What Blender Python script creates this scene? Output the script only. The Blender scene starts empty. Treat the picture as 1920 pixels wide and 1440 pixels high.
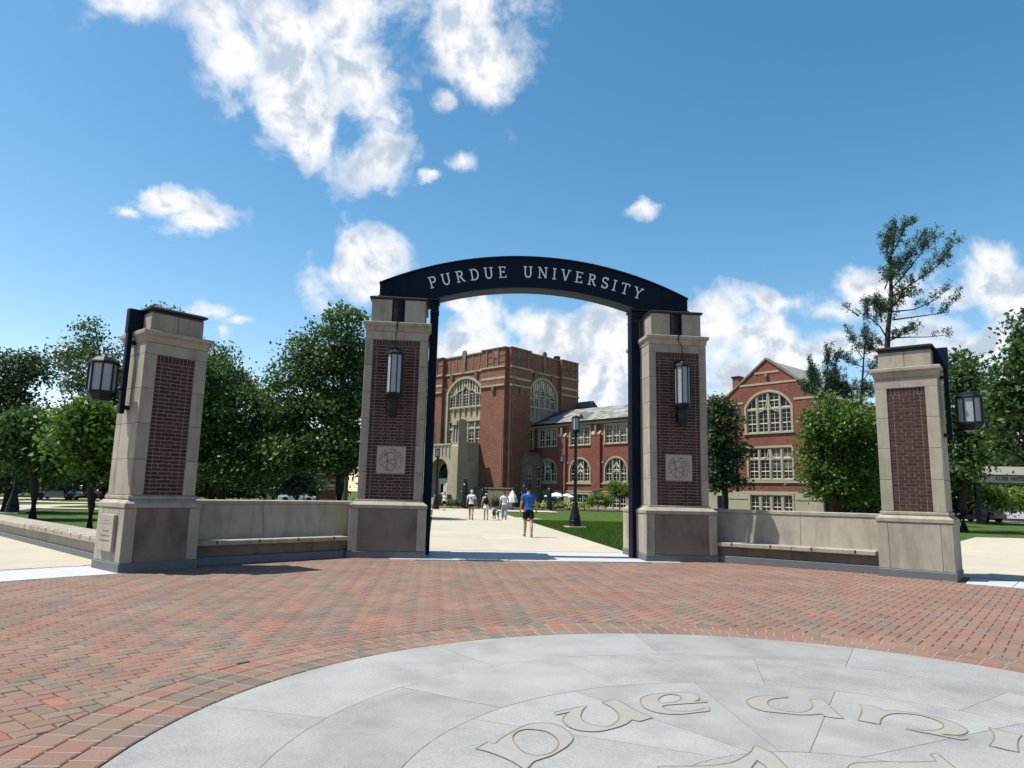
import bpy, bmesh, math, random
import numpy as np
from mathutils import Vector, Matrix
from mathutils.geometry import tessellate_polygon
random.seed(7)
RNG = np.random.default_rng(11)
PI = math.pi
R = math.radians
scene = bpy.context.scene
col = scene.collection

# ------------------------------------------------------------------ camera
F_PX, PITCH, ROLL, EYE = 1301.24, 0.157, 0.0226, 1.6
def cam_axes():
    Fw = Vector((0, math.cos(PITCH), math.sin(PITCH))); Rt = Vector((1, 0, 0)); Up = Rt.cross(Fw)
    R2 = Rt * math.cos(ROLL) + Up * math.sin(ROLL); U2 = Up * math.cos(ROLL) - Rt * math.sin(ROLL)
    return R2, U2, Fw
CR, CU, CF = cam_axes()
cam_data = bpy.data.cameras.new("camera")
cam_data.sensor_width = 36.0
cam_data.lens = 36.0 * F_PX / 1920.0
cam_data.clip_start = 0.1
cam_data.clip_end = 4000.0
cam = bpy.data.objects.new("camera", cam_data)
col.objects.link(cam)
cam.matrix_world = Matrix(((CR.x, CU.x, -CF.x, 0), (CR.y, CU.y, -CF.y, 0), (CR.z, CU.z, -CF.z, EYE), (0, 0, 0, 1)))
scene.camera = cam
scene.render.resolution_x, scene.render.resolution_y = 1024, 768

# surveying helpers: a sight line of the photograph met with a depth or with the ground
def ray(px, py):
    return (CF * F_PX + CR * (px - 960) - CU * (py - 720)).normalized()
def at(px, py, Y):
    d = ray(px, py); t = Y / d.y
    return Vector((d.x * t, Y, EYE + d.z * t))
def gp(px, py, z=0.0):
    d = ray(px, py); t = (z - EYE) / d.z
    return Vector((d.x * t, d.y * t, z))
def project(p):
    d = Vector(p) - Vector((0, 0, EYE)); z = d.dot(CF)
    if z <= 0.2: return None
    return (960 + F_PX * d.dot(CR) / z, 720 - F_PX * d.dot(CU) / z, z)

# ------------------------------------------------------------------ light
SUN_EL = R(62.0)
GATE_YAW = 0.1058
SUN_AZ = GATE_YAW - 0.035 + PI          # direction (from +X, counter-clockwise) towards the sun
sun_dir = Vector((math.cos(SUN_AZ) * math.cos(SUN_EL), math.sin(SUN_AZ) * math.cos(SUN_EL), math.sin(SUN_EL)))
sl = bpy.data.lights.new("sun", 'SUN'); sl.energy = 5.0; sl.angle = R(0.53); sl.color = (1.0, 0.955, 0.88)
sun = bpy.data.objects.new("sun", sl); col.objects.link(sun)
sun.rotation_euler = sun_dir.to_track_quat('Z', 'Y').to_euler()
sun.location = (0, 0, 60)

scene.view_settings.view_transform = 'Standard'
scene.view_settings.look = 'None'
scene.view_settings.exposure = 0.60
scene.view_settings.gamma = 1.0
scene.view_settings.use_curve_mapping = False
scene.render.engine = 'CYCLES'

world = bpy.data.worlds.new("World"); scene.world = world; world.use_nodes = True
world.cycles.sampling_method = 'NONE'
wt = world.node_tree; wt.nodes.clear()
def wn(t, **k):
    n = wt.nodes.new(t)
    for a, v in k.items(): setattr(n, a, v)
    return n
def wmath(op, a, b=None, c=None, clamp=False):
    n = wn('ShaderNodeMath', operation=op); n.use_clamp = clamp
    for i, v in enumerate((a, b, c)):
        if v is None: continue
        if isinstance(v, (int, float)): n.inputs[i].default_value = v
        else: wt.links.new(v, n.inputs[i])
    return n.outputs[0]
w_out = wn('ShaderNodeOutputWorld'); bg = wn('ShaderNodeBackground')
wt.links.new(bg.outputs[0], w_out.inputs[0])
sky = wn('ShaderNodeTexSky', sky_type='NISHITA')
sky.sun_disc = False
sky.sun_elevation = SUN_EL
sky.sun_rotation = (PI / 2 - SUN_AZ) % (2 * PI)
sky.air_density = 1.0; sky.dust_density = 0.35; sky.ozone_density = 3.0; sky.altitude = 200
bg.inputs[1].default_value = 0.0547
geo = wn('ShaderNodeTexCoord')
sep = wn('ShaderNodeSeparateXYZ'); wt.links.new(geo.outputs['Generated'], sep.inputs[0])
ysafe = wmath('MAXIMUM', sep.outputs[1], 0.05)
gx = wmath('DIVIDE', sep.outputs[0], ysafe); gz = wmath('DIVIDE', sep.outputs[2], ysafe)
comb = wn('ShaderNodeCombineXYZ'); wt.links.new(gx, comb.inputs[0]); wt.links.new(gz, comb.inputs[1])
wnz = wn('ShaderNodeTexNoise'); wnz.inputs['Scale'].default_value = 8.0; wnz.inputs['Detail'].default_value = 6.0; wnz.inputs['Roughness'].default_value = 0.6
wt.links.new(geo.outputs['Generated'], wnz.inputs['Vector'])
wv1 = wn('ShaderNodeVectorMath', operation='SUBTRACT'); wt.links.new(wnz.outputs['Color'], wv1.inputs[0]); wv1.inputs[1].default_value = (.5, .5, .5)
wv2 = wn('ShaderNodeVectorMath', operation='MULTIPLY_ADD'); wt.links.new(wv1.outputs[0], wv2.inputs[0]); wv2.inputs[1].default_value = (.085, .085, 0)
wt.links.new(comb.outputs[0], wv2.inputs[2])
# cloud field: ragged banks of cumulus, each (x, y, half width, half height, weight)
CLOUDS = [(250,5,110,34,1),(420,30,110,52,1),(470,95,90,60,1),(560,60,120,80,1),(620,50,90,80,1),(650,130,75,80,1),(560,150,105,80,1),
 (520,215,48,60,1),(570,250,52,62,1),(690,170,48,100,1),(705,255,50,75,1),(690,310,60,55,1),(735,230,26,34,.8),
 (860,20,115,60,1),(890,75,90,62,1),(915,130,62,60,1),(935,165,36,36,.9),(845,188,34,26,.7),
 (866,305,30,28,.85),(810,326,20,13,.8),(320,380,70,22,.95),(375,410,58,26,1),(245,393,36,15,.85),(290,365,50,12,.7),
 (700,478,62,55,1.05),(640,515,58,42,1.05),(700,530,70,40,1.0),(1222,390,42,17,.9),(410,590,62,20,.75),(450,605,52,15,.75),(425,620,26,18,.7),
 (900,600,46,44,1.1),(860,640,62,52,1.1),(835,680,60,50,1.1),(920,650,60,50,1.0),(850,565,60,20,.7),(1000,620,72,32,.9),(1060,640,90,46,1.05),(1130,610,80,36,1.0),
 (1150,660,90,60,1.1),(1080,700,160,58,1.1),(1010,690,80,40,1.),(1160,720,100,60,1.1),
 (1360,620,52,52,1.15),(1340,670,70,60,1.15),(1420,650,70,48,1.15),(1465,680,60,44,1.1),(1400,710,130,56,1.1),(1300,700,60,60,1.1),
 (1480,560,90,24,.7),(1560,575,90,32,.8),(1610,540,46,34,.8),(1660,560,70,40,.8),(1580,640,48,34,1.05),(1630,660,60,44,1.),(1545,660,40,30,.8),
 (1880,490,54,36,1.05),(1860,535,90,46,1.05),(1780,550,80,40,.95),(1930,560,90,60,1.05),(1720,610,120,44,.85),(1840,650,120,46,.8),(1900,700,90,60,.7),
 (530,745,34,30,.75),(490,694,28,10,.6),(120,665,60,30,.7),(200,700,60,40,.6)]
mx = None
for (cx, cy, rx, ry, wgt) in CLOUDS:
    d = ray(cx, cy); u, v = d.x / d.y, d.z / d.y
    sx, sy = F_PX / (rx * 1.18), F_PX / (ry * 1.18)
    k = 1.0 + v * v
    sx /= math.sqrt(k); sy /= k
    m = wn('ShaderNodeMapping', vector_type='POINT')
    m.inputs['Location'].default_value = (-u * sx, -v * sy, 0)
    m.inputs['Scale'].default_value = (sx, sy, 1)
    wt.links.new(wv2.outputs[0], m.inputs['Vector'])
    ln = wn('ShaderNodeVectorMath', operation='LENGTH'); wt.links.new(m.outputs[0], ln.inputs[0])
    o = wmath('MULTIPLY_ADD', ln.outputs['Value'], -1.0, float(wgt))
    mx = o if mx is None else wmath('SMOOTH_MAX' if False else 'MAXIMUM', mx, o)
front = wmath('GREATER_THAN', sep.outputs[1], 0.06)
mx = wmath('MULTIPLY', wmath('ADD', mx, 3.0), front)
mx = wmath('SUBTRACT', mx, 3.0)
nz = wn('ShaderNodeTexNoise'); nz.inputs['Scale'].default_value = 13.0; nz.inputs['Detail'].default_value = 9.0; nz.inputs['Roughness'].default_value = 0.57
nz.inputs['Distortion'].default_value = 0.25
wt.links.new(geo.outputs['Generated'], nz.inputs['Vector'])
nf = wmath('MULTIPLY_ADD', nz.outputs['Fac'], 3.4, -1.72)
dens = wmath('ADD', mx, nf)
# the same kind of cloud goes on behind and beside the view
n2 = wn('ShaderNodeTexNoise'); n2.inputs['Scale'].default_value = 3.2; n2.inputs['Detail'].default_value = 9.0; n2.inputs['Roughness'].default_value = 0.55
wt.links.new(geo.outputs['Generated'], n2.inputs['Vector'])
away = wn('ShaderNodeMapRange'); wt.links.new(sep.outputs[1], away.inputs[0])
away.inputs[1].default_value = 0.55; away.inputs[2].default_value = 0.2; away.inputs[3].default_value = 0; away.inputs[4].default_value = 1
d2 = wmath('MULTIPLY_ADD', n2.outputs['Fac'], 6.0, -3.95)
d2 = wmath('MULTIPLY_ADD', wmath('SUBTRACT', 1.0, away.outputs[0]), -4.0, d2)
dens = wmath('MAXIMUM', dens, d2)
msk = wn('ShaderNodeMapRange', interpolation_type='SMOOTHSTEP'); wt.links.new(dens, msk.inputs[0])
msk.inputs[1].default_value = -0.22; msk.inputs[2].default_value = 0.72; msk.inputs[3].default_value = 0; msk.inputs[4].default_value = 0.97
# thick parts are slightly greyer than the thin sunlit rims
shade = wn('ShaderNodeMapRange', interpolation_type='SMOOTHSTEP'); 
n3 = wn('ShaderNodeTexNoise'); n3.inputs['Scale'].default_value = 13.0; n3.inputs['Detail'].default_value = 9.0; n3.inputs['Roughness'].default_value = 0.57; n3.inputs['Distortion'].default_value = 0.25
shf = wn('ShaderNodeVectorMath', operation='ADD'); wt.links.new(geo.outputs['Generated'], shf.inputs[0]); shf.inputs[1].default_value = (-.011, 0.0, .018)
wt.links.new(shf.outputs[0], n3.inputs['Vector'])
thick = wmath('MULTIPLY_ADD', wmath('SUBTRACT', nz.outputs['Fac'], n3.outputs['Fac']), 4.2, wmath('MULTIPLY', wmath('MINIMUM', dens, 1.6), 0.42))
wt.links.new(thick, shade.inputs[0])
shade.inputs[1].default_value = 0.05; shade.inputs[2].default_value = 0.95
cc = wn('ShaderNodeMix', data_type='RGBA'); wt.links.new(shade.outputs[0], cc.inputs[0])
CLOUD_LIT, CLOUD_GREY = (12.4, 12.4, 12.5, 1), (6.6, 7.7, 9.2, 1)
cc.inputs[6].default_value = CLOUD_LIT; cc.inputs[7].default_value = CLOUD_GREY
tint = wn('ShaderNodeVectorMath', operation='MULTIPLY'); tint.inputs[1].default_value = (1.22, 1.86, 2.06)
wt.links.new(sky.outputs[0], tint.inputs[0])
hs = wn('ShaderNodeHueSaturation'); hs.inputs['Saturation'].default_value = 1.0; hs.inputs['Value'].default_value = 1.0
K_ = 0.0547 * 1.516
sps = wn('ShaderNodeSeparateXYZ'); wt.links.new(tint.outputs[0], sps.inputs[0]); cps = wn('ShaderNodeCombineXYZ')
for i_, (g_, k_) in enumerate(((1.70, 4.3), (1.18, 1.32), (1.07, 1.03))):
    v_ = wmath('MULTIPLY', sps.outputs[i_], K_); v_ = wmath('POWER', v_, g_); v_ = wmath('MULTIPLY', v_, k_/K_); wt.links.new(v_, cps.inputs[i_])
wt.links.new(cps.outputs[0], hs.inputs['Color'])
mixc = wn('ShaderNodeMix', data_type='RGBA'); wt.links.new(msk.outputs[0], mixc.inputs[0])
wt.links.new(hs.outputs[0], mixc.inputs[6]); wt.links.new(cc.outputs[2], mixc.inputs[7])
wt.links.new(mixc.outputs[2], bg.inputs[0])

# ------------------------------------------------------------------ materials
MATS = {}
def material(name, color, rough=0.7, var=0.0, var_scale=3.0, stain=None, stain_scale=1.0, stain_amt=0.5, bump=0.0, bump_scale=40.0,
             metallic=0.0, spec=0.4, rand=0.0, island=0.0, stretch=None, speck=0.0, speck_scale=150, trans=0.0, coords='Object'):
    color = tuple(v*.885 for v in color)
    if stain is not None: stain = tuple(v*.885 for v in stain)
    m = bpy.data.materials.new(name); m.use_nodes = True; t = m.node_tree; L = t.links
    b = t.nodes['Principled BSDF']; b.inputs['Roughness'].default_value = rough; b.inputs['Metallic'].default_value = metallic
    b.inputs['Specular IOR Level'].default_value = spec
    tc = t.nodes.new('ShaderNodeTexCoord'); oi = t.nodes.new('ShaderNodeObjectInfo')
    va = t.nodes.new('ShaderNodeVectorMath'); va.operation = 'ADD'; L.new(tc.outputs[coords], va.inputs[0])
    sc = t.nodes.new('ShaderNodeVectorMath'); sc.operation = 'SCALE'; sc.inputs[0].default_value = (37, 53, 71); L.new(oi.outputs['Random'], sc.inputs['Scale'])
    L.new(sc.outputs[0], va.inputs[1]); P = va.outputs[0]
    def noise(scale, detail=5, rough_=0.6, st=None):
        n = t.nodes.new('ShaderNodeTexNoise'); n.inputs['Scale'].default_value = scale; n.inputs['Detail'].default_value = detail; n.inputs['Roughness'].default_value = rough_
        if st:
            mp = t.nodes.new('ShaderNodeMapping'); mp.inputs['Scale'].default_value = st; L.new(P, mp.inputs[0]); L.new(mp.outputs[0], n.inputs['Vector'])
        else: L.new(P, n.inputs['Vector'])
        return n.outputs['Fac']
    def mth(op, a, bb):
        n = t.nodes.new('ShaderNodeMath'); n.operation = op
        for i, v in enumerate((a, bb)):
            if isinstance(v, (int, float)): n.inputs[i].default_value = v
            else: L.new(v, n.inputs[i])
        return n.outputs[0]
    base = t.nodes.new('ShaderNodeRGB'); base.outputs[0].default_value = (*color, 1)
    cur = base.outputs[0]
    if stain is not None:
        mx_ = t.nodes.new('ShaderNodeMix'); mx_.data_type = 'RGBA'
        mr = t.nodes.new('ShaderNodeMapRange'); mr.interpolation_type = 'SMOOTHSTEP'
        L.new(noise(stain_scale, 6, 0.65, stretch), mr.inputs[0]); mr.inputs[1].default_value = 0.42; mr.inputs[2].default_value = 0.72
        mr.inputs[4].default_value = stain_amt
        L.new(mr.outputs[0], mx_.inputs[0]); L.new(cur, mx_.inputs[6]); mx_.inputs[7].default_value = (*stain, 1); cur = mx_.outputs[2]
    fac = None
    def addf(x, amt):
        nonlocal fac
        y = mth('MULTIPLY', mth('SUBTRACT', x, 0.5), amt * 2)
        fac = y if fac is None else mth('ADD', fac, y)
    if var: addf(noise(var_scale, 6, 0.6), var * 1.6)
    if speck: addf(noise(speck_scale, 2, 0.5), speck * 1.8)
    if rand: addf(oi.outputs['Random'], rand)
    if island:
        g = t.nodes.new('ShaderNodeNewGeometry'); addf(g.outputs['Random Per Island'], island)
    if fac is not None:
        f1 = mth('ADD', fac, 1.0)
        vs = t.nodes.new('ShaderNodeVectorMath'); vs.operation = 'SCALE'; L.new(cur, vs.inputs[0]); L.new(f1, vs.inputs['Scale']); cur = vs.outputs[0]
    L.new(cur, b.inputs['Base Color'])
    if bump:
        bn = t.nodes.new('ShaderNodeBump'); bn.inputs['Strength'].default_value = bump; bn.inputs['Distance'].default_value = 0.01
        L.new(noise(bump_scale, 4, 0.6), bn.inputs['Height']); L.new(bn.outputs[0], b.inputs['Normal'])
    if trans:
        tr = t.nodes.new('ShaderNodeBsdfTranslucent'); 
        vs2 = t.nodes.new('ShaderNodeVectorMath'); vs2.operation = 'MULTIPLY'; L.new(cur, vs2.inputs[0]); vs2.inputs[1].default_value = (1.3, 1.45, 0.6)
        L.new(vs2.outputs[0], tr.inputs[0])
        ms = t.nodes.new('ShaderNodeMixShader'); ms.inputs[0].default_value = trans
        L.new(b.outputs[0], ms.inputs[1]); L.new(tr.outputs[0], ms.inputs[2]); L.new(ms.outputs[0], t.nodes['Material Output'].inputs[0])
    MATS[name] = m
    return m
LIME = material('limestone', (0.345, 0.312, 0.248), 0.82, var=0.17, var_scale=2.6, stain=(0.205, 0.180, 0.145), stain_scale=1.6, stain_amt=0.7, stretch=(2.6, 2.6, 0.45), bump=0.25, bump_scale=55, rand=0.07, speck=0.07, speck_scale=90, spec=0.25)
LIME_D = material('weathered_shaded_limestone', (0.190, 0.158, 0.120), 0.85, var=0.2, var_scale=1.6, stain=(0.085, 0.068, 0.053), stain_scale=1.1, stain_amt=0.7, stretch=(2.0, 2.0, 0.8), bump=0.3, bump_scale=45, rand=0.05, speck=0.08, speck_scale=90, spec=0.25)  # weathered stone; on plinth fronts its dark tone also carries painted shade
LIME_W = material('building_limestone', (0.36, 0.315, 0.225), 0.8, var=0.15, var_scale=0.7, stain=(0.26, 0.225, 0.165), stain_scale=0.5, stain_amt=0.5, spec=0.2)
JOINT = material('mortar', (0.20, 0.175, 0.15), 0.95, var=0.1, var_scale=6)
JOINT_B = material('brick_mortar', (0.27, 0.24, 0.215), 0.95, var=0.12, var_scale=8, bump=0.2)
GRAN = material('grey_granite', (0.300, 0.298, 0.280), 0.65, var=0.16, var_scale=2.2, speck=0.24, speck_scale=85, stain=(0.200, 0.198, 0.180), stain_scale=1.4, stain_amt=0.6, rand=0.06, spec=0.35, bump=0.15, bump_scale=130)
GRAN_S = material('strip_granite', (0.45, 0.455, 0.455), 0.65, var=0.06, var_scale=1.2, speck=0.25, speck_scale=70, rand=0.05, spec=0.3)
GRAN_B = material('base_granite', (0.12, 0.13, 0.14), 0.7, var=0.12, var_scale=3, speck=0.25, speck_scale=80, spec=0.35)
INLAY = material('tan_inlay_stone', (0.292, 0.282, 0.255), 0.75, var=0.09, var_scale=4, speck=0.12, speck_scale=90, spec=0.25)
GROOVE = material('groove_grout', (0.185, 0.150, 0.100), 0.9, var=0.2, var_scale=6)
DARKJ = material('dark_joint', (0.05, 0.05, 0.048), 0.9)
BRICK = material('iron_spot_brick', (0.066, 0.027, 0.021), 0.75, var=0.22, var_scale=14, rand=0.30, island=0.3, bump=0.35, bump_scale=60, spec=0.3)
NAVY = material('navy_painted_steel', (0.0025, 0.0085, 0.023), 0.55, var=0.1, var_scale=2, spec=0.12)
BLACK = material('black_painted_steel', (0.006, 0.007, 0.010), 0.42, var=0.1, var_scale=4, spec=0.25)
CAPM = material('dark_metal_flashing', (0.014, 0.017, 0.022), 0.5, spec=0.4, var=0.1)
SOFF = material('arch_soffit_bounce_light', (0.055, 0.065, 0.075), 0.6, spec=0.3)  # lighter than the arch steel: light reflected onto the underside, put into the colour
WHITEL = material('white_letter_paint', (0.78, 0.79, 0.80), 0.5, spec=0.3)
LGLASS = material('frosted_lamp_glass', (0.27, 0.30, 0.32), 0.25, var=0.25, var_scale=2.0, spec=0.6)
CONC = material('cream_concrete', (0.44, 0.40, 0.315), 0.9, var=0.09, var_scale=1.3, rand=.05, speck=0.10, speck_scale=45, stain=(0.37, 0.335, 0.27), stain_scale=0.35, stain_amt=0.5, spec=0.15)
ROADM = material('road_concrete', (0.27, 0.265, 0.26), 0.9, var=0.08, var_scale=0.5, spec=0.15)
GRASSM = material('lawn_grass', (0.056, 0.098, 0.017), 0.9, var=0.55, var_scale=1.6, speck=0.5, speck_scale=26, stain=(0.062, 0.092, 0.020), stain_scale=0.35, stain_amt=0.6, spec=0.1, bump=1.0, bump_scale=30)
BLADE = material('grass_blade', (0.072, 0.130, 0.018), 0.7, island=0.4, spec=0.2, trans=0.3)
MULCH = material('garden_mulch', (0.06, 0.04, 0.028), 0.95, var=0.3, var_scale=9, bump=0.6)
def brick_wall_mat(name, c1, c2, mort, scale=1.0):
    m = bpy.data.materials.new(name); m.use_nodes = True; t = m.node_tree; L = t.links
    b = t.nodes['Principled BSDF']; b.inputs['Roughness'].default_value = 0.85; b.inputs['Specular IOR Level'].default_value = 0.2
    uv = t.nodes.new('ShaderNodeUVMap'); br = t.nodes.new('ShaderNodeTexBrick')
    br.inputs['Color1'].default_value = (*c1, 1); br.inputs['Color2'].default_value = (*c2, 1); br.inputs['Mortar'].default_value = (*mort, 1)
    br.inputs['Scale'].default_value = 1.0; br.inputs['Brick Width'].default_value = 0.22 * scale; br.inputs['Row Height'].default_value = 0.075 * scale
    br.inputs['Mortar Size'].default_value = 0.008; br.inputs['Mortar Smooth'].default_value = 0.3
    L.new(uv.outputs[0], br.inputs['Vector'])
    n = t.nodes.new('ShaderNodeTexNoise'); n.inputs['Scale'].default_value = 0.55; n.inputs['Detail'].default_value = 8; n.inputs['Roughness'].default_value = 0.7
    L.new(uv.outputs[0], n.inputs['Vector'])
    n2 = t.nodes.new('ShaderNodeTexNoise'); n2.inputs['Scale'].default_value = 1.0; n2.inputs['Detail'].default_value = 6; n2.inputs['Roughness'].default_value = 0.75
    mp = t.nodes.new('ShaderNodeMapping'); mp.inputs['Scale'].default_value = (1.2, 7.0, 1); L.new(uv.outputs[0], mp.inputs[0]); L.new(mp.outputs[0], n2.inputs['Vector'])
    mr = t.nodes.new('ShaderNodeMapRange'); L.new(n.outputs[0], mr.inputs[0]); mr.inputs[1].default_value = 0.3; mr.inputs[2].default_value = 0.7; mr.inputs[3].default_value = 0.8; mr.inputs[4].default_value = 1.2
    mr2 = t.nodes.new('ShaderNodeMapRange'); L.new(n2.outputs[0], mr2.inputs[0]); mr2.inputs[1].default_value = 0.3; mr2.inputs[2].default_value = 0.7; mr2.inputs[3].default_value = 0.76; mr2.inputs[4].default_value = 1.24
    mm = t.nodes.new('ShaderNodeMath'); mm.operation = 'MULTIPLY'; L.new(mr.outputs[0], mm.inputs[0]); L.new(mr2.outputs[0], mm.inputs[1])
    vs = t.nodes.new('ShaderNodeVectorMath'); vs.operation = 'SCALE'; L.new(br.outputs[0], vs.inputs[0]); L.new(mm.outputs[0], vs.inputs['Scale'])
    L.new(vs.outputs[0], b.inputs['Base Color'])
    return m
BWALL = brick_wall_mat('red_brick_wall', (0.190, 0.052, 0.034), (0.120, 0.034, 0.025), (0.20, 0.12, 0.095))
BWALL2 = brick_wall_mat('orange_brick_wall', (0.195, 0.076, 0.046), (0.125, 0.046, 0.030), (0.23, 0.15, 0.11))
LIME_P = material('parapet_limestone', (0.215, 0.180, 0.135), 0.85, var=0.2, var_scale=.8, stain=(0.12, .10, .08), stain_scale=.7, stain_amt=.6, spec=.15)
SLATE = material('grey_slate_roof', (0.27, 0.29, 0.285), 0.7, var=0.3, var_scale=1.5, speck=0.7, speck_scale=5, spec=0.3)
SLATE_D = material('dark_copper_roof', (0.03, 0.045, 0.05), 0.6, var=0.15)
WOODW = material('cream_window_paint', (0.70, 0.66, 0.54), 0.6)
PANE = material('dark_window_glass', (0.010, 0.012, 0.014), 0.15, var=0.4, var_scale=1.2, spec=0.22)
BLIND = material('window_blind', (0.16, 0.15, 0.125), .8, rand=.4)
BRONZE = material('dark_bronze', (0.035, 0.038, 0.042), 0.38, metallic=0.75, var=0.3, var_scale=5)
BARK = material('tree_bark', (0.030, 0.025, 0.020), 0.95, var=0.3, var_scale=6, bump=0.8, bump_scale=12)
def leafmat(name, c, isl=0.45, trans=0.35, var=0.25):
    return material(name, c, 0.5, island=isl, var=.5, var_scale=0.7, spec=0.35, trans=trans)
LEAF_DK = leafmat('deep_green_leaves', (0.036, 0.070, 0.028), trans=0.24)
LEAF_MD = leafmat('mid_green_leaves', (0.062, 0.116, 0.036), trans=0.3)
LEAF_YG = leafmat('yellow_green_leaves', (0.125, 0.190, 0.028), trans=0.36)
LEAF_GR = leafmat('grey_green_leaves', (0.085, 0.130, 0.065), trans=0.25)
LEAF_MP = leafmat('bright_maple_leaves', (0.078, 0.150, 0.028), trans=0.34)
NEEDLE = leafmat('blue_green_needles', (0.050, 0.092, 0.058), trans=0.15)
HOSTA = leafmat('yellow_hosta_leaves', (0.30, 0.32, 0.06), trans=0.2)

# ------------------------------------------------------------------ object helpers
RM = {}
def tag(o, label=None, cat=None, group=None, kind=None):
    if label: o['label'] = label
    if cat: o['category'] = cat
    if group: o['group'] = group
    if kind: o['kind'] = kind
    return o
def thing(name, loc=(0, 0, 0), rz=0.0, label=None, cat=None, group=None, kind=None):
    o = bpy.data.objects.new(name, None); col.objects.link(o)
    o.location = loc; o.rotation_euler = (0, 0, rz); o.empty_display_size = 0.2
    RM[o.name] = Matrix.Translation(loc) @ Matrix.Rotation(rz, 4, 'Z')
    return tag(o, label, cat, group, kind)
def put(name, mesh, parent=None, mat=None, loc=(0, 0, 0), rz=0.0):
    o = bpy.data.objects.new(name, mesh); col.objects.link(o)
    if mat and not mesh.materials: mesh.materials.append(mat)
    o.location = loc
    if rz: o.rotation_euler = (0, 0, rz)
    if parent is not None:
        o.parent = parent
        RM[o.name] = RM[parent.name]
    else:
        RM[o.name] = Matrix.Translation(loc) @ Matrix.Rotation(rz, 4, 'Z')
    return o
class MB:
    """collects polygons; T maps local coordinates to the coordinates the mesh is built in"""
    def __init__(s, T=None): s.v = []; s.f = []; s.T = T
    def add(s, vs, fs):
        n = len(s.v)
        for p in vs: s.v.append(tuple(s.T(*p)) if s.T else tuple(p))
        for f in fs: s.f.append([n + i for i in f])
        return s
    def box(s, x0, x1, y0, y1, z0, z1):
        return s.add([(x0,y0,z0),(x1,y0,z0),(x1,y1,z0),(x0,y1,z0),(x0,y0,z1),(x1,y0,z1),(x1,y1,z1),(x0,y1,z1)],
                     [(0,3,2,1),(4,5,6,7),(0,1,5,4),(1,2,6,5),(2,3,7,6),(3,0,4,7)])
    def cbox(s, x0, x1, y0, y1, z0, z1, b=0.006):
        """box with small chamfers all round"""
        X = ((x0, x0 + b), (x1, x1 - b)); Y = ((y0, y0 + b), (y1, y1 - b)); Z = ((z0, z0 + b), (z1, z1 - b))
        vs = []; idx = {}
        for i in (0, 1):
            for j in (0, 1):
                for k in (0, 1):
                    for a in range(3):
                        p = (X[i][0 if a == 0 else 1], Y[j][0 if a == 1 else 1], Z[k][0 if a == 2 else 1])
                        idx[(i, j, k, a)] = len(vs); vs.append(p)
        I = lambda i, j, k, a: idx[(i, j, k, a)]
        fs = [(I(0,0,0,0),I(0,0,1,0),I(0,1,1,0),I(0,1,0,0)), (I(1,0,0,0),I(1,1,0,0),I(1,1,1,0),I(1,0,1,0)),
              (I(0,0,0,1),I(1,0,0,1),I(1,0,1,1),I(0,0,1,1)), (I(0,1,0,1),I(0,1,1,1),I(1,1,1,1),I(1,1,0,1)),
              (I(0,0,0,2),I(0,1,0,2),I(1,1,0,2),I(1,0,0,2)), (I(0,0,1,2),I(1,0,1,2),I(1,1,1,2),I(0,1,1,2))]
        for k in (0, 1):
            for j in (0, 1): fs.append((I(0,j,k,1),I(1,j,k,1),I(1,j,k,2),I(0,j,k,2)) )
            for i in (0, 1): fs.append((I(i,0,k,0),I(i,1,k,0),I(i,1,k,2),I(i,0,k,2)) )
        for i in (0, 1):
            for j in (0, 1): fs.append((I(i,j,0,0),I(i,j,1,0),I(i,j,1,1),I(i,j,0,1)))
        for i in (0, 1):
            for j in (0, 1):
                for k in (0, 1): fs.append((I(i,j,k,0),I(i,j,k,1),I(i,j,k,2)))
        return s.add(vs, fs)
    def rings(s, rings, cap=True, closed=True):
        n = len(rings[0]); vs = [p for r in rings for p in r]; fs = []
        for a in range(len(rings) - 1):
            for i in range(n if closed else n - 1):
                j = (i + 1) % n; fs.append((a*n+i, a*n+j, (a+1)*n+j, (a+1)*n+i))
        if cap: fs.append(tuple(range(n))[::-1]); fs.append(tuple((len(rings)-1)*n + i for i in range(n)))
        return s.add(vs, fs)
    def rect(s, prof):
        """prof: (half x, half y, z) rings round the vertical axis"""
        return s.rings([[(-a,-b,z),(a,-b,z),(a,b,z),(-a,b,z)] for a, b, z in prof])
    def lathe(s, cx, cy, prof, n=8, rot=0.0):
        return s.rings([[(cx + r*math.cos(rot+2*PI*i/n), cy + r*math.sin(rot+2*PI*i/n), z) for i in range(n)] for r, z in prof])
    def tube(s, pts, rads, n=6):
        rr = []
        for k, p in enumerate(pts):
            p = Vector(p); q = Vector(pts[min(k+1, len(pts)-1)]); o = Vector(pts[max(k-1, 0)])
            d = (q - o).normalized() if (q - o).length > 1e-9 else Vector((0,0,1))
            a = d.cross(Vector((0,0,1))); a = a.normalized() if a.length > 0.05 else Vector((1,0,0)); b = d.cross(a).normalized()
            r = rads[k] if hasattr(rads, '__len__') else rads
            rr.append([tuple(p + a*r*math.cos(2*PI*i/n) + b*r*math.sin(2*PI*i/n)) for i in range(n)])
        return s.rings(rr)
    def prism(s, poly, z0, z1):
        n = len(poly); vs = [(x, y, z0) for x, y in poly] + [(x, y, z1) for x, y in poly]
        fs = [tuple(range(n))[::-1], tuple(range(n, 2*n))] + [(i, (i+1) % n, n+(i+1) % n, n+i) for i in range(n)]
        return s.add(vs, fs)
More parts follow.
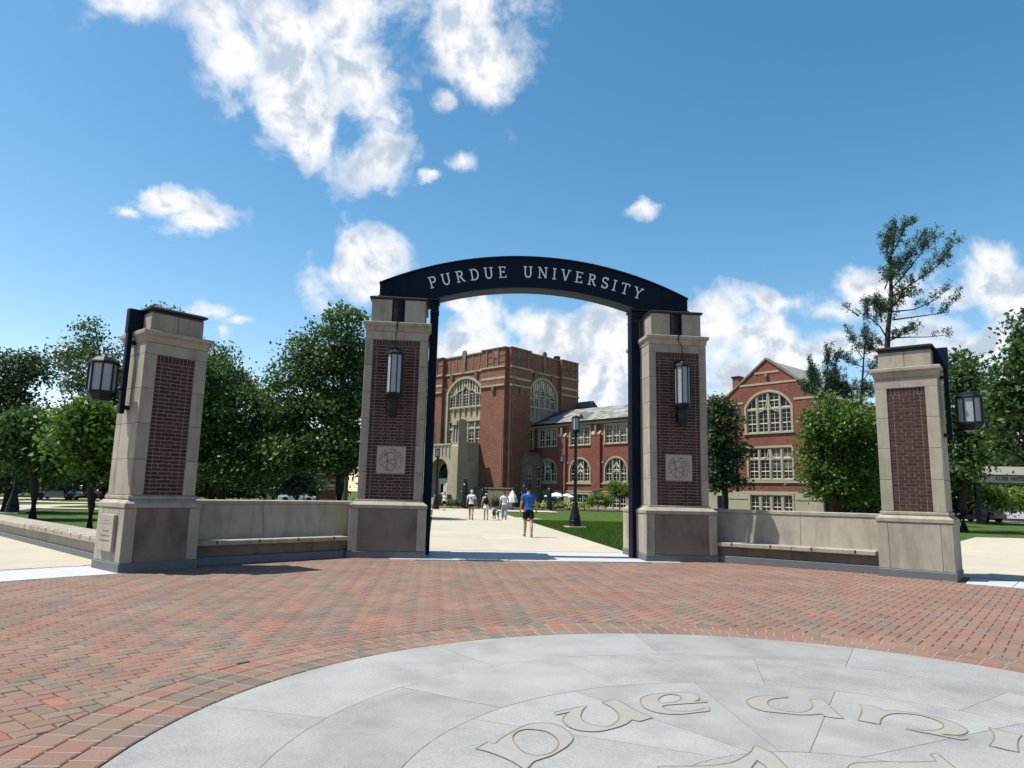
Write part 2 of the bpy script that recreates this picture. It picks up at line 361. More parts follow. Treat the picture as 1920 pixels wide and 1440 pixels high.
    def flat(s, loops, z):
        """polygon with holes, triangulated"""
        ls = [[Vector((x, y, 0)) for x, y in l] for l in loops]
        tri = tessellate_polygon(ls); pts = [(p.x, p.y, z) for l in ls for p in l]
        fs = []
        for t in tri:
            a, b, c = (pts[i] for i in t)
            if (b[0]-a[0])*(c[1]-a[1]) - (b[1]-a[1])*(c[0]-a[0]) < 0: t = t[::-1]
            fs.append(tuple(t))
        return s.add(pts, fs)
    def mesh(s, name, mat, smooth=False, inv=None, uv=None, fix=False):
        me = bpy.data.meshes.new(name)
        vs = s.v if inv is None else [tuple(inv @ Vector(p)) for p in s.v]
        me.from_pydata(vs, [], s.f)
        if fix:
            bm = bmesh.new(); bm.from_mesh(me); bmesh.ops.recalc_face_normals(bm, faces=bm.faces); bm.to_mesh(me); bm.free()
        if mat: me.materials.append(mat)
        if smooth: me.polygons.foreach_set('use_smooth', [True] * len(me.polygons))
        if uv:
            ul = me.uv_layers.new(name='UVMap')
            for p in me.polygons:
                nrm = p.normal
                for li in p.loop_indices:
                    co = me.vertices[me.loops[li].vertex_index].co
                    if abs(nrm.z) > 0.7: ul.data[li].uv = (co.x, co.y)
                    else:
                        tx = Vector((-nrm.y, nrm.x, 0)).normalized(); ul.data[li].uv = (co.dot(tx), co.z)
        me.update()
        return me
    def build(s, name, mat, parent=None, smooth=False, world=False, uv=None, fix=True):
        inv = RM[parent.name].inverted() if (world and parent is not None) else None
        return put(name, s.mesh(name, mat, smooth, inv, uv, fix), parent)

# gate frame: its origin is the middle of the gateway on the ground, x along the gate, y away from the camera
GO = Vector((0.6102, 18.6803, 0)); GC, GS = math.cos(GATE_YAW), math.sin(GATE_YAW)
def G(x, y, z=0.0): return (GO.x + x*GC - y*GS, GO.y + x*GS + y*GC, z)
def toG(p): 
    x, y = p[0]-GO.x, p[1]-GO.y
    return (x*GC + y*GS, -x*GS + y*GC)
def gpoly(pxs): return [toG(gp(*p)) for p in pxs]

# ------------------------------------------------------------------ ground and paving
MC = (-0.32, -14.25)                                   # centre of the round granite medallion
R_MED, R_RING0, R_PLAZA, R_STRIP = 4.11, 4.13, 12.72, 14.5
def clip_circle(poly, c, r, keep_out=True):
    """cut a small convex polygon along the circle (tangent at its own bearing)"""
    mxx = sum(p[0] for p in poly)/len(poly) - c[0]; myy = sum(p[1] for p in poly)/len(poly) - c[1]
    l = math.hypot(mxx, myy); nx, ny = mxx/l, myy/l; sg = 1 if keep_out else -1
    f = lambda p: sg * ((p[0]-c[0])*nx + (p[1]-c[1])*ny - r)
    out = []
    for i in range(len(poly)):
        a, b = poly[i], poly[(i+1) % len(poly)]; fa, fb = f(a), f(b)
        if fa >= 0: out.append(a)
        if fa * fb < 0:
            t = fa/(fa-fb); out.append((a[0]+(b[0]-a[0])*t, a[1]+(b[1]-a[1])*t))
    return out
def area(poly):
    return abs(sum(poly[i][0]*poly[(i+1) % len(poly)][1] - poly[(i+1) % len(poly)][0]*poly[i][1] for i in range(len(poly))))/2
def in_gate_view(x, y):
    p = project(G(x, y))
    return p is not None and -250 < p[0] < 2170 and p[1] < 1620

grass = MB().add([(-700, -60, -0.06), (700, -60, -0.06), (700, 1500, -0.06), (-700, 1500, -0.06)], [(0, 1, 2, 3)])
lawn = tag(grass.build('lawn', GRASSM), kind='structure', label='mown green lawn either side of the walk')

plaza = thing('brick_plaza', G(0, 0, 0), GATE_YAW, 'plaza of red, brown and grey herringbone pavers', None, None, 'structure')
bed = MB(); ring = lambda r, n=96: [(MC[0]+r*math.cos(2*PI*i/n), MC[1]+r*math.sin(2*PI*i/n)) for i in range(n)]
bed.flat([ring(14.45)], -0.014)
bed.build('bedding', material('paver_bedding', (0.085, 0.07, 0.058), 0.95, var=0.2, var_scale=20), plaza)

PAL = [((0.2285, 0.127, 0.0945), 1.1), ((0.2111, 0.1342, 0.1003), 1.5), ((0.1972, 0.1393, 0.1032), 1.3), ((0.1729, 0.1306, 0.1017), 0.9), ((0.1577, 0.1285, 0.1075), 0.4), ((0.2667, 0.1198, 0.0844), 0.07)]
def lump(x, y, s, k):
    return (math.sin(x*s + k*1.7 + 1.3*math.sin(y*s*0.7 + k)) + math.sin(y*s*1.3 + k*2.9 + 1.1*math.sin(x*s*0.9 + 2*k))) * 0.5
def paver_colour(x, y):
    ws = []
    for k, (c, w) in enumerate(PAL):
        ws.append(w * math.exp(1.7 * lump(x*2.2, y*.55, 2.3, k*2.1) + 0.9*lump(x*1.3, y*.5, 5.3, k*1.3)))
    warm = min(1.0, max(0.0, (x + 2) / 9))          # the right of the plaza is laid with redder lots
    ws[0] *= 1 + warm*2.6; ws[1] *= 1 + 1.6*warm; ws[3] *= 1 - 0.6*warm; ws[4] *= 1 - 0.7*warm
    c = random.choices([p[0] for p in PAL], ws)[0]; j = random.uniform(0.93, 1.07)*.9
    return (c[0]*j, c[1]*j*random.uniform(.96, 1.04), c[2]*j*random.uniform(.95, 1.05))
def paver_material(name, src):
    m = bpy.data.materials.new(name); m.use_nodes = True; t = m.node_tree; L = t.links
    b = t.nodes['Principled BSDF']; b.inputs['Roughness'].default_value = 0.85; b.inputs['Specular IOR Level'].default_value = 0.2
    if src == 'obj': s = t.nodes.new('ShaderNodeObjectInfo').outputs['Color']
    else:
        a = t.nodes.new('ShaderNodeAttribute'); a.attribute_name = 'paver'; s = a.outputs['Color']
    g = t.nodes.new('ShaderNodeNewGeometry'); n = t.nodes.new('ShaderNodeTexNoise'); n.inputs['Scale'].default_value = 70; n.inputs['Detail'].default_value = 4; n.inputs['Roughness'].default_value = 0.7
    L.new(g.outputs['Position'], n.inputs['Vector'])
    n2 = t.nodes.new('ShaderNodeTexNoise'); n2.inputs['Scale'].default_value = 0.9; n2.inputs['Detail'].default_value = 5; L.new(g.outputs['Position'], n2.inputs['Vector'])
    mr = t.nodes.new('ShaderNodeMapRange'); L.new(n.outputs[0], mr.inputs[0]); mr.inputs[1].default_value = .3; mr.inputs[2].default_value = .7; mr.inputs[3].default_value = .82; mr.inputs[4].default_value = 1.18
    mr2 = t.nodes.new('ShaderNodeMapRange'); L.new(n2.outputs[0], mr2.inputs[0]); mr2.inputs[1].default_value = .3; mr2.inputs[2].default_value = .7; mr2.inputs[3].default_value = .88; mr2.inputs[4].default_value = 1.12
    mm = t.nodes.new('ShaderNodeMath'); mm.operation = 'MULTIPLY'; L.new(mr.outputs[0], mm.inputs[0]); L.new(mr2.outputs[0], mm.inputs[1])
    vs = t.nodes.new('ShaderNodeVectorMath'); vs.operation = 'SCALE'; L.new(s, vs.inputs[0]); L.new(mm.outputs[0], vs.inputs['Scale']); L.new(vs.outputs[0], b.inputs['Base Color'])
    bn = t.nodes.new('ShaderNodeBump'); bn.inputs['Strength'].default_value = 0.35; bn.inputs['Distance'].default_value = 0.004; L.new(n.outputs[0], bn.inputs['Height']); L.new(bn.outputs[0], b.inputs['Normal'])
    return m
PV_O, PV_S = paver_material('paver_clay', 'obj'), paver_material('paver_clay_field', 'attr')
def paver_mb(mb, poly, z=0.0, gap=0.0046, bev=0.011, depth=0.02):
    cx = sum(p[0] for p in poly)/len(poly); cy = sum(p[1] for p in poly)/len(poly)
    def ins(d):
        o = []
        for x, y in poly:
            l = math.hypot(x-cx, y-cy) or 1; k = max(0.2, 1 - d*1.35/l); o.append((cx+(x-cx)*k, cy+(y-cy)*k))
        return o
    a, b2 = ins(gap), ins(gap+bev); n = len(poly)
    mb.add([(x, y, z-depth) for x, y in a] + [(x, y, z-bev*0.6) for x, y in a] + [(x, y, z) for x, y in b2],
           [(i, (i+1) % n, n+(i+1) % n, n+i) for i in range(n)] + [(n+i, n+(i+1) % n, 2*n+(i+1) % n, 2*n+i) for i in range(n)] + [tuple(range(2*n, 3*n))])
# herringbone in 45 degrees, its zigzags running towards the gate
PW = 0.132
cand = []
c45, s45 = math.cos(PI/4), math.sin(PI/4)
def h2g(u, v): return (MC[0] + (u*c45 - v*s45)*PW, MC[1] + (u*s45 + v*c45)*PW)
N = 170
for n in range(-N, N):
    for m in range(-60, 60):
        for kind in (0, 1):
            if kind == 0: u0, v0, u1, v1 = n+4*m, n, n+4*m+2, n+1
            else: u0, v0, u1, v1 = n+4*m+3, n, n+4*m+4, n+2
            cx, cy = h2g((u0+u1)/2, (v0+v1)/2)
            r = math.hypot(cx-MC[0], cy-MC[1])
            an_ = math.degrees(math.atan2(cy-MC[1], cx-MC[0])); rmax = 12.95 if abs(cx) < 2.9 else (14.3 if 47.7 < an_ < 130.0 else (12.36 if cx < 0 else 12.55))
            if r < 4.72 or r > rmax + 0.1 or cy < MC[1] + 0.2: continue
            if not in_gate_view(cx, cy): continue
            poly = [h2g(u0, v0), h2g(u1, v0), h2g(u1, v1), h2g(u0, v1)]
            rr = [math.hypot(p[0]-MC[0], p[1]-MC[1]) for p in poly]; cut = False
            if min(rr) < 4.79: poly = clip_circle(poly, MC, 4.79); cut = True
            if max(rr) > rmax: poly = clip_circle(poly, MC, rmax, False); cut = True
            if len(poly) < 3 or area(poly) < 0.0012: continue
            p = project(G(cx, cy)); vis = p and 0 < p[0] < 1920 and p[1] < 1440
            cand.append((p[2] if vis else 99, kind, cut, poly, (cx, cy)))
for row in range(3):                                       # three rings of pavers round the medallion
    r0 = R_RING0 + row*0.22; r1 = r0 + 0.218; nb = int(2*PI*(r0+.1)/0.21); off = random.random()
    for i in range(nb):
        a0, a1 = 2*PI*(i+off)/nb, 2*PI*(i+1+off)/nb; am = (a0+a1)/2
        cx, cy = MC[0]+(r0+.11)*math.cos(am), MC[1]+(r0+.11)*math.sin(am)
        if not in_gate_view(cx, cy): continue
        poly = [(MC[0]+r*math.cos(a), MC[1]+r*math.sin(a)) for r, a in ((r0, a0), (r1, a0), (r1, a1), (r0, a1))]
        if ((poly[1][0]-poly[0][0])*(poly[2][1]-poly[0][1]) - (poly[1][1]-poly[0][1])*(poly[2][0]-poly[0][0])) < 0: poly = poly[::-1]
        p = project(G(cx, cy)); vis = p and 0 < p[0] < 1920 and p[1] < 1440
        cand.append((p[2] if vis else 99, 2+row, False, poly, (cx, cy, am)))
sj = MB()
for row in range(3):
    r0 = R_RING0 + row*0.22
    for c in cand:
        if c[1] == 2+row:
            (x0, y0), (x1, y1) = c[3][0], c[3][1]
            if abs(math.hypot(x0-MC[0], y0-MC[1]) - math.hypot(x1-MC[0], y1-MC[1])) < .1: (x0, y0), (x1, y1) = c[3][1], c[3][2]
            am = math.atan2(y0-MC[1], x0-MC[0]); tx, ty = -math.sin(am)*.0075, math.cos(am)*.0075
            sj.add([(x0-tx, y0-ty, -.0035), (x1-tx, y1-ty, -.0035), (x1+tx, y1+ty, -.0035), (x0+tx, y0+ty, -.0035)], [(0, 1, 2, 3)])
sj.build('joint_sand', material('joint_sand', (0.27, 0.23, 0.18), 0.95, var=.2, var_scale=8), plaza)['kind'] = 'stuff'
cand.sort(key=lambda c: c[0])
shared = {}; count = 0; rest = MB(); restcol = []
for c in cand:
    z = random.gauss(0, 0.0009)
    if count < 300 and not c[2] and c[0] < 50:
        key = c[1]; cx, cy = c[4][0], c[4][1]; am = c[4][2] if key >= 2 else 0.0
        if key not in shared:
            mb = MB(); loc = []
            for x, y in c[3]:
                dx, dy = x-cx, y-cy; loc.append((dx*math.cos(-am)-dy*math.sin(-am), dx*math.sin(-am)+dy*math.cos(-am)))
            paver_mb(mb, loc); shared[key] = mb.mesh('brick', PV_O, fix=True)
        o = put('brick', shared[key], plaza, None, (cx, cy, z), am)
        o.color = (*paver_colour(cx, cy), 1); count += 1
    else:
        k0 = len(rest.v); paver_mb(rest, c[3], z); restcol += [(*paver_colour(c[4][0], c[4][1]), 1)] * (len(rest.v)-k0)
me = rest.mesh('brick_field', PV_S)
ca = me.color_attributes.new('paver', 'FLOAT_COLOR', 'POINT'); ca.data.foreach_set('color', np.array(restcol, dtype=np.float32).ravel())
o = put('brick_field', me, plaza); o['kind'] = 'stuff'
# the plaza behind the camera
far_pl = MB(); a0 = [(MC[0]+r*math.cos(t), MC[1]+r*math.sin(t)) for r in (12.7,) for t in np.linspace(PI+0.0, 2*PI, 40)]
far_pl.add([(x, y, -0.008) for x, y in a0], [tuple(range(len(a0)))])
far_pl.build('near_pavers', material('plain_pavers', (0.25, 0.14, 0.10), 0.9, var=0.2, var_scale=8), plaza)

# granite ring between the plaza and the walks
strip = thing('granite_strip', G(0, 0, 0), GATE_YAW, 'pale granite band on the threshold of the gateway', None, None, 'structure')
shared_s = None
for i in range(46):
    a0, a1 = R(8) + i*R(164)/46, R(8) + (i+1)*R(164)/46
    x = MC[0] + 13.4*math.cos((a0+a1)/2)
    if 48.2 < math.degrees((a0+a1)/2) < 129.2: continue
    rin = 12.38 if x < 0 else 12.58
    rout = 14.35 if abs(x) < 8 else 14.0
    g = 0.004/13
    pts = [(rin, a0+g), (rout, a0+g), (rout, a1-g), (rin, a1-g)]
    poly = [(MC[0]+r*math.cos(a), MC[1]+r*math.sin(a)) for r, a in pts]
    mb = MB(); paver_mb(mb, poly[::-1], 0.006, 0.003, 0.005, 0.03); mb.build('granite_slab', GRAN_S, strip)
mb = MB()
for i in range(120):                                         # a thin row of pavers behind the granite band
    a0, a1 = R(8)+i*R(164)/120, R(8)+(i+1)*R(164)/120
    x = MC[0]+14*math.cos(a0)
    r0 = 14.0
    if 47 < math.degrees(a0) < 130.5: continue
    paver_mb(mb, [(MC[0]+r*math.cos(a), MC[1]+r*math.sin(a)) for r, a in ((r0+.01, a1), (r0+.22, a1), (r0+.22, a0), (r0+.01, a0))][::-1], 0.002)
for i in range(26): paver_mb(mb, [(-2.7+i*.21, 1.37), (-2.7+(i+1)*.21, 1.37), (-2.7+(i+1)*.21, 1.52), (-2.7+i*.21, 1.52)], 0.004)
o = mb.build('brick_border', material('border_paver', (0.24, 0.12, 0.09), 0.9, island=0.3, var=0.1), strip)
o['kind'] = 'stuff'

xs = [-3.6, -1.75, -.0, 1.8, 3.6]
for a_, b_ in zip(xs[:-1], xs[1:]):
    for y0_, y1_ in ((-1.32, .06), (.06, 1.36)): MB().cbox(a_+.003, b_-.003, y0_+.003, y1_-.003, -.03, .007, .004).build('granite_slab', GRAN_S, strip)
# pale sand in the radial joints of the paver rings
# medallion of granite slabs with inlaid uncial letters
med = thing('granite_medallion', G(MC[0], MC[1], 0), GATE_YAW, 'round grey granite medallion with inlaid lettering in the plaza', None, None, 'structure')
def mring(c, r, a): return (c[0]-MC[0]+r*math.cos(a), c[1]-MC[1]+r*math.sin(a))
CIR = [((-.32, -14.25), 4.11), ((-.31, -14.46), 3.24), ((-.31, -14.80), 2.50), ((-.33, -15.09), 1.138)]
mb = MB(); mb.add([(*mring(CIR[0][0], 4.13, a), -0.012) for a in np.linspace(0, 2*PI, 96, endpoint=False)], [tuple(range(96))]); mb.build('joint_bed', DARKJ, med)
def slab_ring(c0, r0, c1, r1, angs, gap):
    """slabs between two circles; angs are the joint bearings about the medallion centre"""
    def hit(c, r, a, rr=0):     # point of the circle on the bearing a seen from the medallion centre
        dx, dy = math.cos(a), math.sin(a); ex, ey = c[0]-MC[0], c[1]-MC[1]
        bq = dx*ex + dy*ey; return bq + math.sqrt(max(0, bq*bq - (ex*ex+ey*ey) + (r+rr)**2))
    for i in range(len(angs)):
        a0, a1 = angs[i], angs[(i+1) % len(angs)]
        if a1 <= a0: a1 += 2*PI
        n = max(3, int((a1-a0)/R(4))); out, inn = [], []
        for k in range(n+1):
            a = a0 + (a1-a0)*k/n
            ro = hit(c0, r0, a) - gap; ri = hit(c1, r1, a) + gap if c1 else 0.0
            go, gi = gap/max(ro, .1), gap/max(ri, .3)
            ao = min(max(a, a0+go), a1-go); ai = min(max(a, a0+gi), a1-gi)
            out.append((ro*math.cos(ao), ro*math.sin(ao))); inn.append((ri*math.cos(ai), ri*math.sin(ai)))
        m_ = MB(); z = random.uniform(-.0006, .0006); vs = []; fs = []
        for k in range(n+1): vs += [(*inn[k], z), (*out[k], z), (*inn[k], z-.02), (*out[k], z-.02)]
        for k in range(n):
            b = 4*k; fs += [(b, b+1, b+5, b+4), (b+1, b+3, b+7, b+5), (b+2, b, b+4, b+6)]
        fs += [(0, 2, 3, 1), (4*n, 4*n+1, 4*n+3, 4*n+2)]
        m_.add(vs, fs); m_.build('granite_slab', GRAN, med, fix=True)
def deg(*a): return [R(x) for x in a]
slab_ring(*CIR[0], *CIR[1], deg(22, 54, 88, 122.5, 160, 196, 232, 268, 304, 340), 0.0022)
slab_ring(*CIR[1], *CIR[2], deg(30, 70, 108.5, 143, 180, 216, 252, 288, 324, 356), 0.0022)
slab_ring(*CIR[2], *CIR[3], deg(20, 54, 88, 121.5, 152, 190, 226, 262, 298, 334), 0.0022)
slab_ring(*CIR[3], None, 0, deg(20, 88, 152, 226, 298), 0.0022) if False else None
core = MB(); core.add([(*mring(CIR[3][0], CIR[3][1]-.003, a), 0.0) for a in np.linspace(0, 2*PI, 72, endpoint=False)], [tuple(range(72))])
core.build('granite_slab', GRAN, med)
LET = [('d', [[(-2.26, -13.823), (-2.177, -13.707), (-2.139, -13.739), (-2.125, -13.725), (-2.074, -13.626), (-1.996, -13.524), (-1.927, -13.425), (-1.848, -13.357), (-1.762, -13.339), (-1.693, -13.354), (-1.641, -13.427), (-1.606, -13.522), (-1.597, -13.622), (-1.615, -13.7), (-1.671, -13.804), (-1.742, -13.896), (-1.812, -13.97), (-1.911, -14.04), (-1.943, -14.091), (-1.967, -14.139), (-1.994, -14.171), (-2.007, -14.137), (-2.062, -14.026), (-2.139, -13.927), (-2.212, -13.854)], [(-2.0, -13.605), (-1.961, -13.517), (-1.898, -13.469), (-1.824, -13.48), (-1.756, -13.525), (-1.72, -13.617), (-1.712, -13.727), (-1.741, -13.831), (-1.785, -13.901), (-1.845, -13.944), (-1.898, -13.949), (-1.955, -13.908), (-1.986, -13.82), (-2.004, -13.715)]]),
('u', [[(-1.632, -13.101), (-1.468, -13.005), (-1.354, -12.956), (-1.406, -13.048), (-1.451, -13.186), (-1.462, -13.28), (-1.437, -13.363), (-1.372, -13.419), (-1.317, -13.439), (-1.294, -13.422), (-1.244, -13.37), (-1.188, -13.271), (-1.163, -13.156), (-1.163, -13.056), (-1.18, -12.972), (-1.213, -12.864), (-1.087, -12.79), (-1.046, -12.913), (-1.016, -13.04), (-0.972, -13.153), (-0.929, -13.252), (-1.05, -13.332), (-1.095, -13.293), (-1.163, -13.383), (-1.256, -13.459), (-1.325, -13.499), (-1.393, -13.531), (-1.457, -13.532), (-1.528, -13.509), (-1.584, -13.438), (-1.602, -13.348), (-1.598, -13.257), (-1.552, -13.143), (-1.511, -13.095), (-1.634, -13.17)]]),
('e', [[(-0.867, -12.762), (-0.788, -12.683), (-0.691, -12.645), (-0.603, -12.633), (-0.495, -12.611), (-0.413, -12.621), (-0.372, -12.682), (-0.383, -12.764), (-0.423, -12.832), (-0.461, -12.86), (-0.354, -12.849), (-0.37, -12.889), (-0.473, -12.908), (-0.609, -12.93), (-0.725, -12.955), (-0.772, -12.985), (-0.757, -13.049), (-0.71, -13.102), (-0.636, -13.114), (-0.551, -13.097), (-0.478, -13.062), (-0.396, -12.997), (-0.438, -13.11), (-0.526, -13.134), (-0.637, -13.17), (-0.738, -13.181), (-0.826, -13.158), (-0.89, -13.096), (-0.919, -13.002), (-0.911, -12.884)], [(-0.753, -12.844), (-0.72, -12.766), (-0.658, -12.693), (-0.585, -12.664), (-0.531, -12.69), (-0.535, -12.771), (-0.585, -12.843), (-0.661, -12.885), (-0.749, -12.904)]]),
('u', [[(0.009, -12.816), (0.106, -12.745), (0.21, -12.731), (0.374, -12.753), (0.359, -12.78), (0.239, -12.802), (0.163, -12.851), (0.113, -12.92), (0.09, -12.998), (0.093, -13.066), (0.137, -13.123), (0.207, -13.162), (0.266, -13.164), (0.331, -13.133), (0.406, -13.066), (0.46, -12.981), (0.519, -12.841), (0.589, -12.832), (0.63, -12.861), (0.584, -13.004), (0.545, -13.174), (0.513, -13.325), (0.451, -13.31), (0.399, -13.268), (0.405, -13.206), (0.309, -13.228), (0.221, -13.225), (0.131, -13.193), (0.057, -13.161), (-0.016, -13.128), (-0.059, -13.042), (-0.057, -12.945), (-0.033, -12.866)]]),
('n', [[(0.862, -12.973), (0.918, -13.024), (0.933, -13.058), (0.958, -13.088), (0.948, -13.141), (1.054, -13.164), (1.163, -13.21), (1.219, -13.29), (1.271, -13.347), (1.301, -13.429), (1.298, -13.533), (1.26, -13.631), (1.187, -13.685), (1.117, -13.706), (1.012, -13.683), (1.059, -13.735), (1.136, -13.788), (1.082, -13.801), (1.019, -13.749), (0.936, -13.667), (0.873, -13.616), (0.827, -13.565), (0.925, -13.602), (1.02, -13.602), (1.095, -13.575), (1.159, -13.519), (1.203, -13.443), (1.202, -13.363), (1.178, -13.294), (1.136, -13.247), (1.04, -13.221), (0.96, -13.226), (0.856, -13.286), (0.769, -13.374), (0.706, -13.459), (0.679, -13.441), (0.614, -13.38), (0.607, -13.354), (0.719, -13.216), (0.804, -13.088)]]),
('i', [[(1.486, -13.557), (1.498, -13.599), (1.538, -13.659), (1.595, -13.725), (1.501, -13.8), (1.402, -13.901), (1.286, -14.038), (1.242, -13.994), (1.213, -13.951), (1.18, -13.92), (1.308, -13.807), (1.412, -13.686)]]),
('emblem', [[(-1.184, -14.162), (-0.979, -14.166), (-0.847, -14.162), (-0.709, -14.123), (-0.596, -14.039), (-0.497, -13.944), (-0.434, -13.85), (-0.412, -13.859), (-0.388, -13.927), (-0.372, -14.007), (-0.391, -14.171), (-0.421, -14.309), (-0.502, -14.366), (-0.536, -14.291), (-0.522, -14.178), (-0.528, -14.091), (-0.619, -14.204), (-0.749, -14.354), (-1.239, -14.329)]]),
('emblem', [[(0.29, -14.152), (0.367, -14.168), (0.487, -14.167), (0.61, -14.164), (0.636, -14.116), (0.661, -14.044), (0.71, -14.033), (0.706, -14.08), (0.679, -14.17), (0.656, -14.265), (0.596, -14.384), (-0.119, -14.349), (-0.012, -14.224), (0.07, -14.167)]])]
def smooth_loop(l):
    out = []
    n = len(l)
    for i in range(n):
        p0, p1, p2, p3 = l[i-1], l[i], l[(i+1) % n], l[(i+2) % n]
        a1 = math.atan2(p1[1]-p0[1], p1[0]-p0[0]); a2 = math.atan2(p2[1]-p1[1], p2[0]-p1[0]); a3 = math.atan2(p3[1]-p2[1], p3[0]-p2[0])
        d = abs((a2-a1+PI) % (2*PI)-PI); e = abs((a3-a2+PI) % (2*PI)-PI)
        out.append(p1)
        if d < 0.95 and e < 0.95:
            out.append(tuple((-p0[k]+9*p1[k]+9*p2[k]-p3[k])/16 for k in (0, 1)))
    return out
for nm, loops in LET:
    ls = [smooth_loop([(x-MC[0], y-MC[1]) for x, y in l]) for l in loops]
    a = MB().flat(ls, 0.003).build('inlaid_letter' if nm != 'emblem' else 'inlaid_emblem', INLAY, med)
    g_ = MB()
    for l in ls:
        n = len(l); w = 0.0038; inn, out = [], []
        sgn = 1
        for i in range(n):
            p0, p1, p2 = l[i-1], l[i], l[(i+1) % n]
            tx, ty = p2[0]-p0[0], p2[1]-p0[1]; q = math.hypot(tx, ty) or 1; nx, ny = -ty/q, tx/q
            inn.append((p1[0]-nx*w, p1[1]-ny*w)); out.append((p1[0]+nx*w, p1[1]+ny*w))
        g_.add([(x, y, 0.005) for x, y in inn] + [(x, y, 0.005) for x, y in out], [(i, (i+1) % n, n+(i+1) % n, n+i) for i in range(n)])
    g_.build('groove', GROOVE, a)

# walks, road and lawns beyond the gate
def sheet(name, loop, z, m, label, world_pts=False):
    mb = MB()
    pts = [(p[0], p[1]) for p in loop]
    mb.flat([pts], z)
    return tag(mb.build(name, m), kind='structure', label=label)
W = lambda x, y: G(x, y)[:2]
# main walk with saw-cut joints: slabs are parts
walk = thing('concrete_walk', G(0, 0, 0), GATE_YAW, 'cream concrete walk running from the gateway to the hall', None, None, 'structure')
MB().box(-2.72, 3.1, 0.0, 52, -0.08, -0.02).build('joint_bed', DARKJ, walk)
yy = 1.53
while yy < 51:
    for xx0, xx1 in ((-2.7, -0.75), (-0.75, 1.15), (1.15, 3.05)):
        MB().cbox(xx0+.003, xx1-.003, yy+.003, yy+2.6-.003, -0.05, -0.004, 0.004).build('concrete_slab', CONC, walk)
    yy += 2.6
sheet('cross_walk', [W(-40, 46), W(9, 46), W(9, 52), W(-40, 52)], 0.0, CONC, 'concrete walk crossing in front of the brick hall')
sheet('side_walk', [W(3.0, 27), W(3.0, 30.4), W(4.6, 27.9), W(3.4, 26.6)], -0.002, CONC, 'small flare of concrete at the edge of the walk')
sheet('west_walk', [W(-40, 31), W(-2.6, 29), W(-2.6, 30.6), W(-40, 33.4)], -0.002, CONC, 'narrow concrete path leaving the walk to the left')
# left forecourt
lf = [MC and (MC[0]+14.2*math.cos(a), MC[1]+14.2*math.sin(a)) for a in np.linspace(R(127), R(180), 14)]
sheet('left_forecourt', [W(*p) for p in lf] + [W(-40, -14), W(-40, 16), W(-24.4, 16.3), W(-9.6, -2.4), W(-8.6, -2.6)], -0.006, CONC, 'cream concrete forecourt left of the gateway')
rf = [(MC[0]+14.2*math.cos(a), MC[1]+14.2*math.sin(a)) for a in np.linspace(R(0), R(54), 14)]
sheet('right_forecourt', [W(*p) for p in rf] + [W(*toG(gp(1780, 1020))), W(*toG(gp(1830, 1007))), gp(2300, 1018)[:2], W(45, -6), W(45, -14)], -0.006, CONC, 'cream concrete walk right of the gateway with tree shadows')
sheet('road', [gp(1700, 956)[:2], gp(1800, 957.5)[:2], gp(2600, 972)[:2], gp(2600, 1006)[:2], gp(1800, 977)[:2], gp(1700, 972)[:2]], -0.03, ROADM, 'grey road in the distance on the right')
sheet('north_walk', [gp(-700, 956)[:2], gp(0, 962)[:2], gp(60, 959.5)[:2], gp(117, 958)[:2], gp(40, 955)[:2], gp(120, 948.4)[:2], gp(175, 947)[:2], gp(300, 945)[:2], gp(300, 943.2)[:2], gp(0, 946.5)[:2], gp(-700, 936)[:2]], -0.01, CONC, 'forked concrete path across the shaded lawn on the left')
sheet('far_walk', [gp(-700, 920)[:2], gp(0, 936)[:2], gp(175, 936.5)[:2], gp(360, 937)[:2], gp(360, 935)[:2], gp(175, 935)[:2], gp(-700, 918)[:2]], -0.01, CONC, 'thin distant path across the lawn at the left')
sheet('planting_bed', [W(4.5, 60), W(20, 58), W(22, 66), W(4.5, 68)], -0.02, MULCH, 'mulched bed in front of the brick wing')

# ------------------------------------------------------------------ gate piers
def facing(mb_parent, w, d, z0, z1, hs_list, corner, mat, core_mat, faces='FBLR', gap=0.004, bev=0.007, front=None, name='stone_block'):
    """corner stones and slabs round a core, in the courses hs_list"""
    fi = .10 if 'F' not in faces else .02
    MB().box(-w+.02, w-.02, -d+fi, d-fi, z0, z1).build('core', core_mat, mb_parent)
    zz = [z0] + hs_list + [z1]
    for a, b in zip(zz[:-1], zz[1:]):
        for sx in (-1, 1):
            for sy in (-1, 1):
                x0, x1 = sorted((sx*w, sx*(w-corner))); y0, y1 = sorted((sy*d, sy*(d-corner)))
                MB().cbox(x0, x1, y0, y1, a+gap, b-gap*.2, bev).build(name, mat, mb_parent)
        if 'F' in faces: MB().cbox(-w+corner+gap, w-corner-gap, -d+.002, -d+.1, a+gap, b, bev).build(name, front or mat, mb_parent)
        if 'B' in faces: MB().cbox(-w+corner+gap, w-corner-gap, d-.1, d-.002, a+gap, b, bev).build(name, mat, mb_parent)
        if 'L' in faces: MB().cbox(-w+.002, -w+.1, -d+corner+gap, d-corner-gap, a+gap, b, bev).build(name, mat, mb_parent)
        if 'R' in faces: MB().cbox(w-.1, w-.002, -d+corner+gap, d-corner-gap, a+gap, b, bev).build(name, mat, mb_parent)

